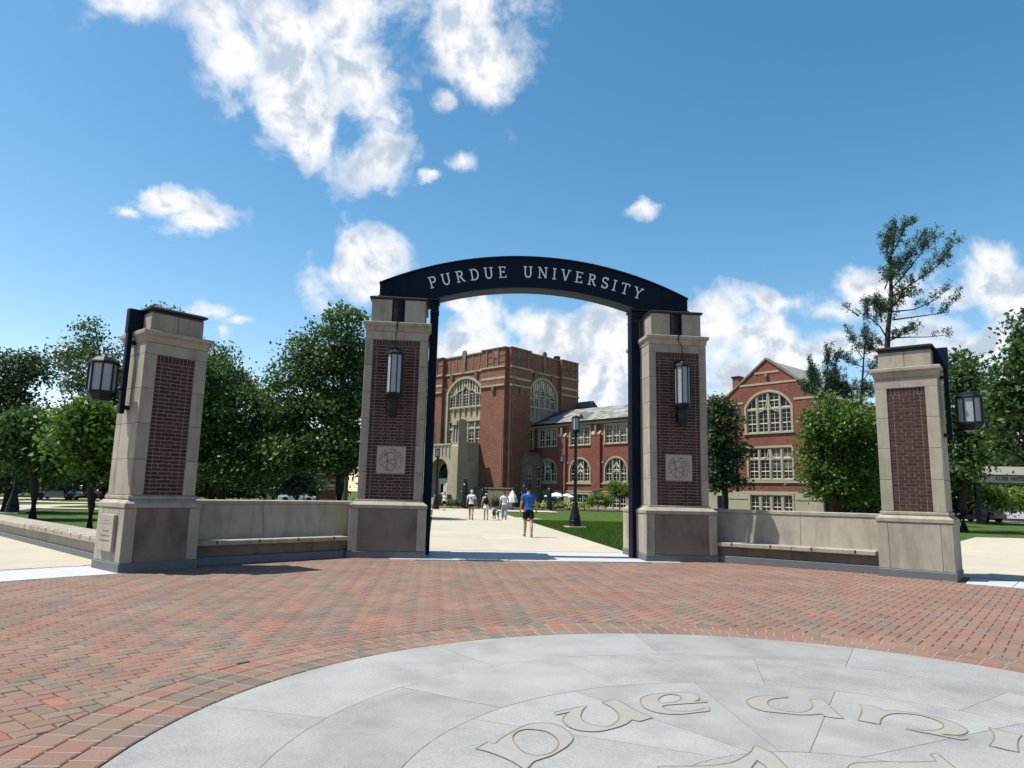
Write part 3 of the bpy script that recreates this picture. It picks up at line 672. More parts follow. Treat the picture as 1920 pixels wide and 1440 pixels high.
BR_MESH = {}
def brick_at(parent, x0, x1, z0, z1, yf, rest=None):
    g = 0.0075; w, h = round(x1-x0-2*g, 4), round(z1-z0-2*g, 4)
    jy = random.uniform(-.003, .003)
    if rest is not None:
        rest.cbox(x0+g, x1-g, yf-.012+jy, yf+.03, z0+g, z1-g, .004); return
    k = (w, h)
    if k not in BR_MESH: BR_MESH[k] = MB().cbox(-w/2, w/2, -.012, .03, -h/2, h/2, .004).mesh('brick', BRICK, fix=True)
    put('brick', BR_MESH[k], parent, None, ((x0+x1)/2, yf+jy, (z0+z1)/2))

def pier(side, which):
    sg = 1 if side == 'R' else -1
    if which == 'I': X, Y, ph = 3.6951, 0.0, 0.0
    else: X, Y, ph = 8.2032, -3.7564, 0.7697
    gx_, gy_ = sg*X, Y
    rz = GATE_YAW - sg*ph
    lab = {('L','I'): 'tall limestone and brick pier carrying the left end of the arch', ('R','I'): 'tall limestone and brick pier carrying the right end of the arch',
           ('L','O'): 'shorter limestone and brick pier at the far left end, leaning in the view', ('R','O'): 'shorter sunlit limestone and brick pier at the far right end'}[(side, which)]
    root = thing('gate_pier', G(gx_, gy_), rz, lab, 'pier', 'gateway piers')
    if which == 'I': w, s, c, a, d = .9436, .7826, .805, .69, 1.1248; ZP, ZT, ZL, ZC, ZA = 1.39, 5.41, 5.62, 5.87, 6.50; joints = [2.06, 2.73, 3.40, 4.07, 4.74]
    else: w, s, c, a, d = .738, .6233, .655, .53, .6076; ZP, ZT, ZL, ZC, ZA = 1.41, 4.16, 4.38, 4.62, 5.06; joints = [2.10, 2.79, 3.48]
    if which == 'O': d = .6076 + .02
    D = lambda k: d - (w-k)
    MB().rect([(w, d, 0.0), (w, d, .155), (w-.012, d-.012, .17)]).build('granite_base', GRAN_B, root)
    facing(root, w-.015, d-.015, .17, 1.17, [], .22, LIME, JOINT, front=None if (side, which) == ('R', 'O') else LIME_D)  # except on the sunlit pier, front slab darkened: weathering plus shade in the colour
    MB().rect([(w-.012, d-.012, 1.175), (w, d, 1.19), (w, d, 1.262), (w-.015, d-.015, 1.275), (w-.10, d-.10, 1.335), (s+.035, D(s)+.035, 1.35), (s+.035, D(s)+.035, ZP-.012), (s+.02, D(s)+.02, ZP)]).build('plinth_cap', LIME, root)
    # shaft: stone corners, brick panel front and back, stone sides
    corner = .195 if which == 'I' else .245
    facing(root, s, D(s), ZP+.002, ZT, joints, corner, LIME, JOINT_B, faces='LR')
    DS = D(s)
    yf = -DS + .035
    MB().box(-s+corner-.01, s-corner+.01, yf, yf+.05, ZP, ZT).build('mortar_bed', JOINT_B, root)
    MB().box(-s+corner-.01, s-corner+.01, DS-.06, DS-.03, ZP, ZT).build('rear_mortar_bed', JOINT_B, root)
    pw = 2*(s-corner); x0 = -s+corner
    if which == 'I':
        A = [.10, .205, .225, .095, .225, .205, .10]; B = [.10, .255, .11, .235, .11, .255, .10]
        plq = (-.355, .355, 2.03, 2.70)
    else:
        A = [.10, .115, .25, .115, .10]; B = [.10, .18, .11, .18, .10]; plq = None
    A = [v*pw/sum(A) for v in A]; B = [v*pw/sum(B) for v in B]
    ch = .0757; nc = int((ZT-.15-ZP-.01)/ch); ch = (ZT-.15-ZP-.01)/nc
    cnt = 0; restb = MB(); todo = []
    for r_ in range(nc):
        z0 = ZP+.01 + r_*ch; x = x0
        for wv in (A if r_ % 2 else B):
            if plq and x+wv > plq[0]+.004 and x < plq[1]-.004 and z0+ch > plq[2]+.01 and z0 < plq[3]-.01:
                if x < plq[0]-.03: todo.append((x, plq[0], z0, z0+ch))
                if x+wv > plq[1]+.03: todo.append((plq[1], x+wv, z0, z0+ch))
            else: todo.append((x, x+wv, z0, z0+ch))
            x += wv
    ns = int(round(pw/.0757))
    for i in range(ns): todo.append((x0+i*pw/ns, x0+(i+1)*pw/ns, ZT-.15, ZT-.003))
    for t_ in todo:
        if cnt < 300: brick_at(root, *t_, yf); cnt += 1
        else: brick_at(root, *t_, yf, restb)
    if restb.v:
        o = restb.build('brick_courses', BRICK, root); o['kind'] = 'stuff'
    rb = MB()
    for (xa, xb, za, zb) in todo[::1]: rb.box(-xb+.005, -xa-.005, DS-.032, DS-.012, za+.005, zb-.005)
    o = rb.build('rear_bricks', BRICK, root); o['kind'] = 'stuff'
    # lintel, cornice, attic, flashing
    MB().rect([(s, DS, ZT+.003), (s, DS, ZL-.004)]).build('lintel_block', LIME, root)
    cc_ = c-s
    MB().rect([(s-.01, DS-.01, ZL), (s+.01, DS+.01, ZL+.02), (s+.02, DS+.02, ZL+.07), (s+cc_*.45+.02, DS+cc_*.45+.02, ZL+.13), (s+cc_+.05, DS+cc_+.05, ZL+.165), (s+cc_+.055, DS+cc_+.055, ZC-.015), (s+cc_+.045, DS+cc_+.045, ZC), (a+.01, D(a)+.01, ZC+.03)]).build('cornice', LIME, root)
    DA = D(a)
    MB().box(-a+.03, a-.03, -DA+.03, DA-.03, ZC+.02, ZA-.005).build('attic_core', JOINT, root)
    z0, z1 = ZC+.032, ZA-.004
    slot = .155
    blocks = []
    if which == 'I':
        for sx in (-1, 1):
            for sy in (-1, 1):
                xa, xb = sorted((sx*a, sx*slot)); ya, yb = sorted((sy*DA, sy*(slot+.02)))
                MB().cbox(xa, xb, ya, yb, z0, z1, .008).build('attic_block', LIME, root)
        MB().box(-slot+.02, slot-.02, -DA+.03, DA-.03, ZC-.06, ZA+.02).build('cross_beam', NAVY, root)
        MB().cbox(-slot-.01, -slot+.03, -DA-.006, -DA+.2, ZC-.02, ZA, .004).cbox(slot-.03, slot+.01, -DA-.006, -DA+.2, ZC-.02, ZA, .004).build('beam_flange', NAVY, root)
    else:
        for sy in (-1, 1):
            ya, yb = sorted((sy*DA, sy*.0))
            for sx in (-1, 1):
                xa, xb = sorted((sx*a, sx*.003)); 
                MB().cbox(xa, xb, ya + (0.003 if sy > 0 else 0), yb - (0.003 if sy < 0 else 0), z0, z1-.05, .008).build('attic_block', LIME, root)
        MB().cbox(-a+.01, a-.01, -DA+.01, DA-.01, z1-.05, z1, .004).build('attic_band', CAPM, root)
    MB().rect([(a+.012, DA+.012, ZA-.002), (a+.05, DA+.05, ZA+.01), (a+.055, DA+.055, ZA+.045), (a+.0, DA+.0, ZA+.075)]).build('metal_cap', CAPM, root)
    # carved seal on the tall piers
    if plq:
        x0p, x1p, z0p, z1p = plq; yq = yf - .022
        pl = MB().cbox(x0p+.004, x1p-.004, yq, yf+.02, z0p+.008, z1p-.004, .006).build('carved_seal', material('seal_limestone' + side, (0.40, 0.335, 0.285), 0.85, var=0.1, var_scale=5, speck=.1) , root)
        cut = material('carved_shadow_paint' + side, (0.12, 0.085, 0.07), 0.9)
        e = MB(); cx, cz = (x0p+x1p)/2, (z0p+z1p)/2
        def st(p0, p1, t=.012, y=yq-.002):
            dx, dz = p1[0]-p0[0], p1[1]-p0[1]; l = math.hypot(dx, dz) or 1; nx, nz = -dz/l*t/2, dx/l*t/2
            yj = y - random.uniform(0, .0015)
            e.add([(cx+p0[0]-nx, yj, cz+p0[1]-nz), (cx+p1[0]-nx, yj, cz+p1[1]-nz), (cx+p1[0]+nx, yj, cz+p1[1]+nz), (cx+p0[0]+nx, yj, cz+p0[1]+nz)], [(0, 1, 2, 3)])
        def pth(pts, t=.012):
            for p, q in zip(pts[:-1], pts[1:]): st(p, q, t)
        for k, ch_ in enumerate('PURDUE UNIVERSITY'):
            an = R(205) - k*R(258)/16
            if ch_ == ' ': continue
            ox, oz = .255*math.cos(an), .255*math.sin(an)
            for (pa, pb, wt_) in glyph(ch_):
                q = []
                for (gx0, gz0) in (pa, pb):
                    lx, lz = (gx0-.35)*.062, gz0*.062 - .03
                    ca_, sa_ = math.cos(an-PI/2), math.sin(an-PI/2)
                    q.append((ox + lx*ca_ - lz*sa_, oz + lx*sa_ + lz*ca_))
                st(q[0], q[1], .0085)
        # shield below, beaked head above, feathers to the right
        pth([(-.21, -.10), (-.10, -.02), (.06, .02), (.10, .0), (.11, -.14), (.07, -.24), (-.0, -.265), (-.09, -.25), (-.21, -.13), (-.21, -.10)], .015)
        pth([(-.09, -.02), (-.09, -.245)], .018); pth([(-.08, -.03), (.095, -.155)], .016)
        pth([(-.085, .0), (-.085, .09), (-.12, .12), (-.16, .12), (-.15, .15), (-.10, .155), (-.04, .175), (.03, .185)], .02)
        pth([(-.17, .09), (-.13, .10)], .022); pth([(.03, .15), (.05, .16)], .02)
        pth([(.07, .14), (.065, .08), (.085, .02)], .014)
        for k in range(5): pth([(.09+.005*k, .175-.062*k), (.15+.008*min(k, 3), .175-.066*k-.01), (.19-.02*max(0, k-2), .165-.066*k)], .017)
        e.build('seal_carving', cut, pl, fix=False)
    return root

def glyph(ch):
    """slab letters on a unit cap height: strokes (p0, p1, weight)"""
    T, t = .115, .075; S = []
    def l(x0, y0, x1, y1, w=T): S.append(((x0, y0), (x1, y1), w))
    def arc(cx, cy, rx, ry, a0, a1, w=T, n=10):
        P = [(cx+rx*math.cos(R(a0+(a1-a0)*i/n)), cy+ry*math.sin(R(a0+(a1-a0)*i/n))) for i in range(n+1)]
        for p, q in zip(P[:-1], P[1:]):
            dx, dy = q[0]-p[0], q[1]-p[1]; S.append(((p[0]-dx*.12, p[1]-dy*.12), (q[0]+dx*.12, q[1]+dy*.12), w))
    ser = lambda x, y, h=.15: l(x-h, y, x+h, y, t)
    if ch == 'P': l(.18, 0, .18, 1); ser(.18, .035, .16); l(.02, .965, .4, .965, t); arc(.38, .72, .24, .245, 90, -90); l(.18, .475, .4, .475, t)
    if ch == 'U': l(.17, 1, .17, .35); l(.67, 1, .67, .35); arc(.42, .35, .25, .32, 180, 360); ser(.17, .965); ser(.67, .965)
    if ch == 'R': l(.18, 0, .18, 1); ser(.18, .035, .15); l(.02, .965, .4, .965, t); arc(.38, .74, .22, .225, 90, -90); l(.18, .515, .4, .515, t); l(.38, .5, .66, .05); l(.6, .035, .8, .035, t)
    if ch == 'D': l(.18, 0, .18, 1); l(.02, .965, .4, .965, t); l(.02, .035, .4, .035, t); arc(.38, .5, .34, .465, 90, -90)
    if ch == 'E': l(.18, 0, .18, 1); l(.02, .965, .62, .965, t); l(.02, .035, .66, .035, t); l(.18, .52, .5, .52, t); l(.62, 1, .62, .8, t); l(.66, 0, .66, .22, t); l(.5, .62, .5, .42, t)
    if ch == 'N': l(.15, 0, .15, 1, t); l(.73, 0, .73, 1, t); l(.15, .98, .73, .02, T); ser(.15, .035); ser(.12, .965, .12); ser(.73, .965)
    if ch == 'I': l(.18, 0, .18, 1); ser(.18, .035, .17); ser(.18, .965, .17)
    if ch == 'V': l(.1, 1, .4, 0); l(.7, 1, .4, 0, t*1.2); ser(.1, .965); ser(.7, .965)
    if ch == 'S': arc(.34, .74, .24, .23, 25, 270); arc(.34, .26, .25, .235, 90, -155); l(.56, 1, .56, .78, t); l(.11, 0, .11, .24, t)
    if ch == 'T': l(.38, 0, .38, 1); ser(.38, .035, .17); l(.03, .965, .73, .965, t); l(.03, 1, .03, .78, t); l(.73, 1, .73, .78, t)
    if ch == 'Y': l(.1, 1, .4, .47); l(.7, 1, .4, .47, t*1.2); l(.4, .5, .4, 0); ser(.1, .965); ser(.7, .965); ser(.4, .035, .17)
    if ch == 'C': arc(.42, .5, .33, .45, 50, 310, .17)
    if ch == 'L': l(.15, 0, .15, 1, .17); l(.15, .08, .6, .08, .17)
    if ch == 'B': l(.15, 0, .15, 1, .17); arc(.35, .74, .2, .2, 90, -90, .15); arc(.37, .27, .24, .22, 90, -90, .15); l(.15, .94, .37, .94, .13); l(.15, .5, .37, .5, .13); l(.15, .06, .37, .06, .13)
    if ch == 'H': l(.13, 0, .13, 1, .17); l(.67, 0, .67, 1, .17); l(.13, .5, .67, .5, .15)
    if ch == 'O': arc(.42, .5, .34, .44, 0, 360, .17, 16)
    return S
GW = {'P': .66, 'U': .84, 'R': .80, 'D': .78, 'E': .72, 'N': .88, 'I': .38, 'V': .80, 'S': .64, 'T': .76, 'Y': .80, ' ': .62}

PIERS = {k: pier(*k) for k in (('L', 'I'), ('R', 'I'), ('L', 'O'), ('R', 'O'))}
# dedication tablet on the left end of the far left pier
root = PIERS[('L', 'O')]
tb = MB().cbox(-.738-.05, -.72, -.33, .30, .36, 1.05, .012).build('dedication_tablet', LIME, root)
ln_ = MB(); yrow = [(.93, .15, .009), (.875, .22, .010), (.74, .14, .03), (.65, .21, .032), (.56, .22, .032)]
for z_, hw, hh in yrow:
    y_ = -hw
    while y_ < hw:
        wv = random.uniform(.012, .035); ln_.box(-.7905, -.788, y_, min(y_+wv, hw), z_-hh/2*random.uniform(.6, 1), z_+hh/2*random.uniform(.6, 1)); y_ += wv + random.uniform(.006, .016)
ln_.build('worn_lettering', material('worn_lettering_stone', (0.17, 0.14, 0.09), 0.9), tb)['kind'] = 'stuff'

# ------------------------------------------------------------------ the arch
AY = .24
arch = thing('gate_arch', G(0, 0, 0), GATE_YAW, 'dark navy steel arch lettered in white across the gateway', 'arch')
RT, ZTc, RB, ZBc = 9.98, -1.88, 8.89, -1.71
def ztop(x): return ZTc + math.sqrt(RT*RT - x*x)
def zbot(x): return ZBc + math.sqrt(RB*RB - x*x) if abs(x) <= 2.70 else 6.76
def arch_slab(mb, y0, y1, inset_t, inset_b, xr=4.25, n=60):
    xs = [-xr + 2*xr*i/n for i in range(n+1)] + [-2.70, 2.70, -2.701, 2.701]; xs = sorted(set(round(x, 4) for x in xs)); rr = []
    for x in xs: rr.append([(x, y0, zbot(x)+inset_b), (x, y1, zbot(x)+inset_b), (x, y1, ztop(x)-inset_t), (x, y0, ztop(x)-inset_t)])
    mb.rings(rr)
m1 = MB(); arch_slab(m1, -AY+.015, AY-.015, .03, .03); m1.build('arch_box', NAVY, arch)
def flange(mb, fz, xa, xb, y0, y1, th, n=56):
    rr = []
    for i in range(n+1):
        x = xa + (xb-xa)*i/n; rr.append([(x, y0, fz(x)-th), (x, y1, fz(x)-th), (x, y1, fz(x)), (x, y0, fz(x))])
    mb.rings(rr)
m2 = MB(); flange(m2, ztop, -4.28, 4.28, -AY-.04, AY+.04, .035); m2.build('top_flange', BLACK, arch)
m2 = MB(); flange(m2, lambda x: ZBc + math.sqrt(RB*RB-x*x)+.028, -2.69, 2.69, -AY-.008, AY+.008, .032); m2.build('soffit_plate', SOFF, arch)
for sx in (-1, 1):
    xa, xb = sorted((sx*2.64, sx*4.30))
    MB().cbox(xa, xb, -AY-.05, AY+.05, 6.70, 6.765, .008).build('base_plate', BLACK, arch)
    xa, xb = sorted((sx*2.68, sx*4.22))
    MB().cbox(xa, xb, -AY+.03, AY-.03, 6.565, 6.70, .006).build('bearing_beam', NAVY, arch)
    xa, xb = sorted((sx*2.665, sx*2.885))
    MB().cbox(xa, xb, -.20, .20, 0.0, 6.70, .01).build('post', NAVY, arch)
    xa, xb = sorted((sx*2.652, sx*2.90))
    MB().cbox(xa, xb, -.215, .215, 6.40, 6.43, .006).build('post_collar', CAPM, arch)
    xa, xb = sorted((sx*4.21, sx*4.26))
    MB().cbox(xa, xb, -AY-.02, AY+.02, 6.76, 7.13, .006).build('end_plate', BLACK, arch)
    for xs_ in (3.55, 3.95): MB().box(sx*xs_-.012, sx*xs_+.012, -AY-.004, -AY+.03, 6.78, ztop(xs_)-.05).build('stiffener', NAVY, arch)
CAPH, RBASE = .315, 9.375
txt = 'PURDUE UNIVERSITY'; tot = sum(GW[c_] for c_ in txt) + .285*(len(txt)-1)
sc_ = (2*math.asin(2.93/RBASE)*RBASE)/tot; pos = -tot/2
for c_ in txt:
    wv = GW[c_]
    if c_ != ' ':
        mid = (pos + wv/2)*sc_/RBASE; mb = MB(); yb = -AY+.013; lay = 0
        for (p0, p1, wt_) in glyph(c_):
            lay += 1; yo = yb - .022 - .0006*lay
            P = []
            dx, dy = p1[0]-p0[0], p1[1]-p0[1]; l_ = math.hypot(dx, dy) or 1; nx, ny = -dy/l_*wt_/2, dx/l_*wt_/2
            for (qx, qy) in ((p0[0]-nx, p0[1]-ny), (p1[0]-nx, p1[1]-ny), (p1[0]+nx, p1[1]+ny), (p0[0]+nx, p0[1]+ny)):
                lx = (qx - wv/2)*CAPH*.98; lz = qy*CAPH
                P.append((RBASE*math.sin(mid) + lx*math.cos(mid) + lz*math.sin(mid), ZTc + RBASE*math.cos(mid) - lx*math.sin(mid) + lz*math.cos(mid)))
            mb.add([(x, yo, z) for x, z in P] + [(x, yb, z) for x, z in P], [(0, 1, 2, 3), (0, 4, 5, 1), (1, 5, 6, 2), (2, 6, 7, 3), (3, 7, 4, 0)])
        mb.build('letter', WHITEL, arch)
    pos += wv + .285

# ------------------------------------------------------------------ wall lanterns
def lantern(root, cx, cy, z0, z1, r, n=8):
    rot = PI/n
    MB().lathe(cx, cy, [(r*.90, z0+.02), (r*.90, z1-.02)], n, rot).build('glass', LGLASS, root)
    fr = MB()
    for i in range(n):
        a = rot + 2*PI*i/n; x, y = cx+r*math.cos(a)*.97, cy+r*math.sin(a)*.97
        fr.tube([(x, y, z0), (x, y, z1)], r*.075, 5)
    fr.lathe(cx, cy, [(r*1.03, z0-.03), (r*1.05, z0-.0), (r*1.03, z0+.03)], n, rot).lathe(cx, cy, [(r*1.03, z1-.03), (r*1.08, z1), (r*1.03, z1+.025)], n, rot)
    fr.build('lantern_frame', BLACK, root)
    MB().lathe(cx, cy, [(r*1.06, z1+.02), (r*.62, z1+r*.42), (r*.55, z1+r*.44), (r*.2, z1+r*.5), (r*.12, z1+r*.62)], n, rot).build('hood', BLACK, root)
    MB().lathe(cx, cy, [(r*.5, z0-r*.62), (r*.62, z0-r*.6), (r*1.04, z0-.02)], n, rot).build('bottom_cup', BLACK, root)
for side, sg in (('L', -1), ('R', 1)):
    r_ = thing('wall_lantern', G(sg*3.70, -1.0), GATE_YAW, 'tall narrow glass lantern hung in front of the %s tall brick pier' % ('left' if sg < 0 else 'right'), 'lantern', 'lanterns on the gateway piers')
    lantern(r_, 0, -.30, 3.97, 4.98, .205)
    MB().tube([(0, -.02, 5.95), (0, -.05, 5.70), (0, -.30, 5.50), (0, -.30, 5.05)], .018, 6).build('hanging_rod', BLACK, r_)
    MB().cbox(-.10, .10, -.05, -.0, 3.55, 5.18, .006).build('back_plate', BLACK, r_)
    for z_ in (5.16, 3.72): MB().box(-.02, .02, -.30, -.03, z_-.015, z_+.015).box(-.13, .13, -.06, -.03, z_-.02, z_+.02).build('bracket_arm', BLACK, r_)
    MB().lathe(0, -.30, [(.10, 3.42), (.13, 3.62), (.13, 3.85)], 8).build('drop_cup', BLACK, r_)
    ph = .7697; rz = GATE_YAW - sg*ph
    r_ = thing('wall_lantern', G(sg*8.2032, -3.7564), rz, 'squat eight-sided lantern bracketed off the outer side of the %s end pier' % ('left' if sg < 0 else 'right'), 'lantern', 'lanterns on the gateway piers')
    X0 = .6233
    lantern(r_, sg*(X0+.52), 0, 3.34, 3.92, .255)
    MB().cbox(*sorted((sg*(X0+.08), sg*(X0+.17))), -.06, .06, 2.98, 5.0, .008).build('channel', NAVY, r_)
    MB().cbox(*sorted((sg*(X0-.12), sg*(X0+.19))), -.075, .075, 4.60, 5.08, .006).build('outrigger', NAVY, r_)
    for z_ in (3.10, 4.40): MB().cbox(*sorted((sg*(X0-.01), sg*(X0+.10))), -.07, .07, z_-.04, z_+.04, .004).build('standoff', BLACK, r_)
    for z_ in (3.45, 3.80): MB().box(*sorted((sg*(X0+.15), sg*(X0+.32))), -.02, .02, z_-.02, z_+.02).build('bracket_arm', BLACK, r_)

# ------------------------------------------------------------------ seat walls
for side, sg in (('L', -1), ('R', 1)):
    ax, ay = 4.72, -1.12; bx, by = 7.36, -3.42
    ang = math.atan2(by-ay, bx-ax); Lw = math.hypot(bx-ax, by-ay)
    lab = 'long shaded limestone seat wall between the two left piers' if sg < 0 else 'sunlit limestone seat wall between the two right piers'
    rt = thing('seat_wall', G(sg*ax, ay), GATE_YAW + (ang if sg > 0 else PI-ang), lab, 'bench', 'seat walls beside the gateway')
    # local x runs from the inner to the outer pier; back is +y on the right, -y on the left (mirrored)
    yb = sg
    def bx_(x0, x1, y0, y1, z0, z1, b=.008):
        ya, yc = sorted((yb*y0, yb*y1)); return MB().cbox(x0, x1, ya, yc, z0, z1, b)
    bx_(-.2, Lw+.3, .03, .5, 0, .17).build('granite_course', GRAN_B, rt)
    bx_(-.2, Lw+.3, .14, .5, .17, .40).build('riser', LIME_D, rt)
    nseg = 2
    for i in range(nseg):
        x0, x1 = -.12 + i*(Lw+.14)/nseg, -.12 + (i+1)*(Lw+.14)/nseg
        bx_(x0+.002, x1-.002, -.02, .52, .40, .50, .012).build('seat_slab', LIME, rt)
    for i in range(4):
        xx = .25 + i*(Lw-.3)/3.4
        bx_(xx, xx+.03, -.026, .02, .43, .503, .003).build('skate_stop', BLACK, rt)
    for i in range(2):       # leaning back panels
        x0, x1 = -.6 + i*(Lw+1.3)/2, -.6 + (i+1)*(Lw+1.3)/2; g_ = .004
        m_ = MB(); m_.rings([[(x, yb*.50, .49), (x, yb*.95, .49), (x, yb*.95, 1.24), (x, yb*.58, 1.24)] for x in (x0+g_, x1-g_)])
        m_.build('back_panel', LIME, rt)
        m_ = MB(); m_.rings([[(x, yb*.56, 1.245), (x, yb*.97, 1.245), (x, yb*.97, 1.315), (x, yb*.93, 1.33), (x, yb*.60, 1.33), (x, yb*.56, 1.315)] for x in (x0+g_, x1-g_)])
        m_.build('coping', LIME, rt)
    bx_(-.6, Lw+.7, .64, .93, 0, 1.2, .0).build('wall_core', JOINT, rt)
# low seat wall running off to the left
a_, b_ = (-9.85, -2.35), (-24.5, 14.9)
ang = math.atan2(b_[1]-a_[1], b_[0]-a_[0]); Lw = math.hypot(b_[0]-a_[0], b_[1]-a_[1])
rt = thing('low_seat_wall', G(*a_), GATE_YAW+ang, 'long low limestone seat wall behind the far left pier', 'bench')
# right of travel (-y local) is the lawn side, +y local faces the forecourt
MB().cbox(-.3, Lw, -.78, -.06, 0, .12, .006).build('granite_course', GRAN_B, rt)
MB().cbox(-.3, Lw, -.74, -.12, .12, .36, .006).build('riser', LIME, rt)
for i in range(8):
    x0, x1 = -.3 + i*(Lw+.3)/8, -.3+(i+1)*(Lw+.3)/8
    MB().cbox(x0+.002, x1-.002, -.86, .0, .36, .48, .01).build('seat_slab', LIME, rt)
for i in range(9): MB().cbox(.2+i*.72, .225+i*.72, -.13, .006, .40, .485, .003).build('skate_stop', BLACK, rt)

# ------------------------------------------------------------------ the brick hall and its wings
def frame(o, ang, out_ang):
    """facade coordinates (s along the wall, o outwards, z up) to the world; bearings from +Y towards +X"""
    u = (math.sin(R(ang)), math.cos(R(ang))); n = (math.sin(R(out_ang)), math.cos(R(out_ang)))
    def T(s, q, z): return (o[0]+u[0]*s+n[0]*q, o[1]+u[1]*s+n[1]*q, z)
    return T
P0, W0 = (-0.574, 90.4), (3.218, 95.0)
TL = frame(P0, -46, -134); TR = frame(P0, 42, 134); WG = frame(W0, 139, -131)
def arch_fn(s0, s1, spring, rise):
    c = (s0+s1)/2; hw = (s1-s0)/2
    if rise <= 0: return lambda s: spring
    r = (hw*hw + rise*rise)/(2*rise)
    return lambda s: spring + math.sqrt(max(0, r*r-(s-c)**2)) - (r-rise)
def opening(s0, s1, z0, spring, rise, n=12):
    f = arch_fn(s0, s1, spring, rise)
    if rise <= 0: return [(s0, z0), (s1, z0), (s1, spring), (s0, spring)]
    return [(s0, z0), (s1, z0)] + [(s1-(s1-s0)*i/n, f(s1-(s1-s0)*i/n)) for i in range(n+1)]
def wall_face(T, outer, holes, q, depth, parent, name, mat, reveal=True, rmat=None):
    ls = [[Vector((s, z, 0)) for s, z in l] for l in [outer]+holes]
    tri = tessellate_polygon(ls); pts = [(p.x, q, p.y) for l in ls for p in l]
    mb = MB(T); mb.add(pts, [tuple(t) for t in tri])
    o = mb.build(name, mat, parent, world=True, uv=True)
    if reveal:
        rv = MB(T)
        for l in holes + [outer]:
            n = len(l); rv.add([(s, q, z) for s, z in l] + [(s, q-depth, z) for s, z in l], [(i, (i+1) % n, n+(i+1) % n, n+i) for i in range(n)])
        rv.build('reveal', rmat or mat, parent, world=True, uv=True)
    return o
def strip3(T, pts, w, q0, q1, mb):
    """band of width w (outwards of the loop) along an open path"""
    n = len(pts); out = []
    for i, p in enumerate(pts):
        a, b = pts[max(0, i-1)], pts[min(n-1, i+1)]; dx, dz = b[0]-a[0], b[1]-a[1]; l = math.hypot(dx, dz)
        out.append((p[0]+dz/l*w, p[1]-dx/l*w))
    mb.rings([[(p[0], q1, p[1]), (o_[0], q1, o_[1]), (o_[0], q0, o_[1]), (p[0], q0, p[1])] for p, o_ in zip(pts, out)])
def window(T, parent, s0, s1, z0, spring, rise, lights, q=0.0, transoms=(), cols=2, row_h=.42, sur=.20, mull=.13, sill=True, ogee=False, stone=LIME_W, deep=.22, white=WOODW):
    f = arch_fn(s0, s1, spring, rise)
    mb = MB(T)
    path = [(s1, z0)] + [(s1-(s1-s0)*i/14, f(s1-(s1-s0)*i/14)) for i in range(15)] + [(s0, z0)] if rise > 0 else [(s1, z0), (s1, spring), (s0, spring), (s0, z0)]
    if rise > 0: strip3(T, path, sur, q-.15, q+.06, mb)
    else:
        mb.box(s0-sur, s0, q-.15, q+.06, z0, spring+sur).box(s1, s1+sur, q-.15, q+.06, z0, spring+sur).box(s0, s1, q-.15, q+.06, spring, spring+sur)
    if sill: mb.box(s0-sur-.08, s1+sur+.08, q-.15, q+.14, z0-.16, z0)
    lw = (s1-s0-mull*(lights-1))/lights
    for i in range(1, lights):
        sm = s0 + i*lw + (i-1)*mull
        mb.rings([[(sm, q-.16, z), (sm+mull, q-.16, z), (sm+mull, q-.02, z), (sm, q-.02, z)] for z in (z0, min(f(sm), f(sm+mull)))])
    for tz in transoms: mb.box(s0, s1, q-.158, q-.03, tz, tz+mull*.8)
    w = mb.build('window', stone, parent, world=True)
    fr = MB(T); qf = q-.17; th = .045
    for i in range(lights):
        a = s0 + i*(lw+mull); b = a+lw
        zones = [z0] + [v for t in transoms for v in (t, t+mull*.8)] + [None]
        for k in range(0, len(zones), 2):
            za, zb = zones[k], zones[k+1]
            top = zb if zb is not None else min(f(a+.02), f(b-.02)); tc = zb if zb is not None else f((a+b)/2)
            if top - za < .15: top = tc - .1
            fr.box(a, a+.06, qf-.04, qf+.03, za, top).box(b-.06, b, qf-.04, qf+.03, za, top).box(a+.06, b-.06, qf-.04, qf+.03, za, za+.08)
            if zb is None and rise > 0: fr.rings([[(a+(b-a)*t, qf-.04, f(a+(b-a)*t)-.07), (a+(b-a)*t, qf+.03, f(a+(b-a)*t)-.07), (a+(b-a)*t, qf+.03, f(a+(b-a)*t)), (a+(b-a)*t, qf-.04, f(a+(b-a)*t))] for t in (0, .33, .66, 1)])
            else: fr.box(a+.06, b-.06, qf-.04, qf+.03, top-.06, top)
            nr = max(1, int(round((tc-za)/row_h)))
            for c_ in range(1, cols):
                x = a + (b-a)*c_/cols; fr.box(x-.02, x+.02, qf-.03, qf+.02, za+.08, max(za+.1, f(x)-.05 if zb is None else top-.05))
            for r_ in range(1, nr):
                zz = za + (tc-za)*r_/nr; t2 = th*1.9 if (r_ == nr//2 and tc-za > 1.4) else .02
                if zz < top-.05: fr.box(a+.06, b-.06, qf-.025, qf+.015, zz-t2/2, zz+t2/2)
    fo = fr.build('window_frame', white, w, world=True)
    for i in range(lights):
        if random.random() < .38 and rise <= 0 or random.random() < .12:
            a = s0 + i*(lw+mull); t_ = f(a+.1) if f(a+.1) < f(a+lw-.1) else f(a+lw-.1); b_h = random.uniform(.2, .75)*(t_-z0)
            MB(T).box(a+.05, a+lw-.05, qf-.018, qf-.012, t_-b_h, t_-.05).build('blind', BLIND, w, world=True)
    pn = MB(T); lp = opening(s0, s1, z0, spring, rise)
    pn.add([(s, qf-.02, z) for s, z in lp], [tuple(range(len(lp)))]); pn.build('pane', PANE, w, world=True)
    return w
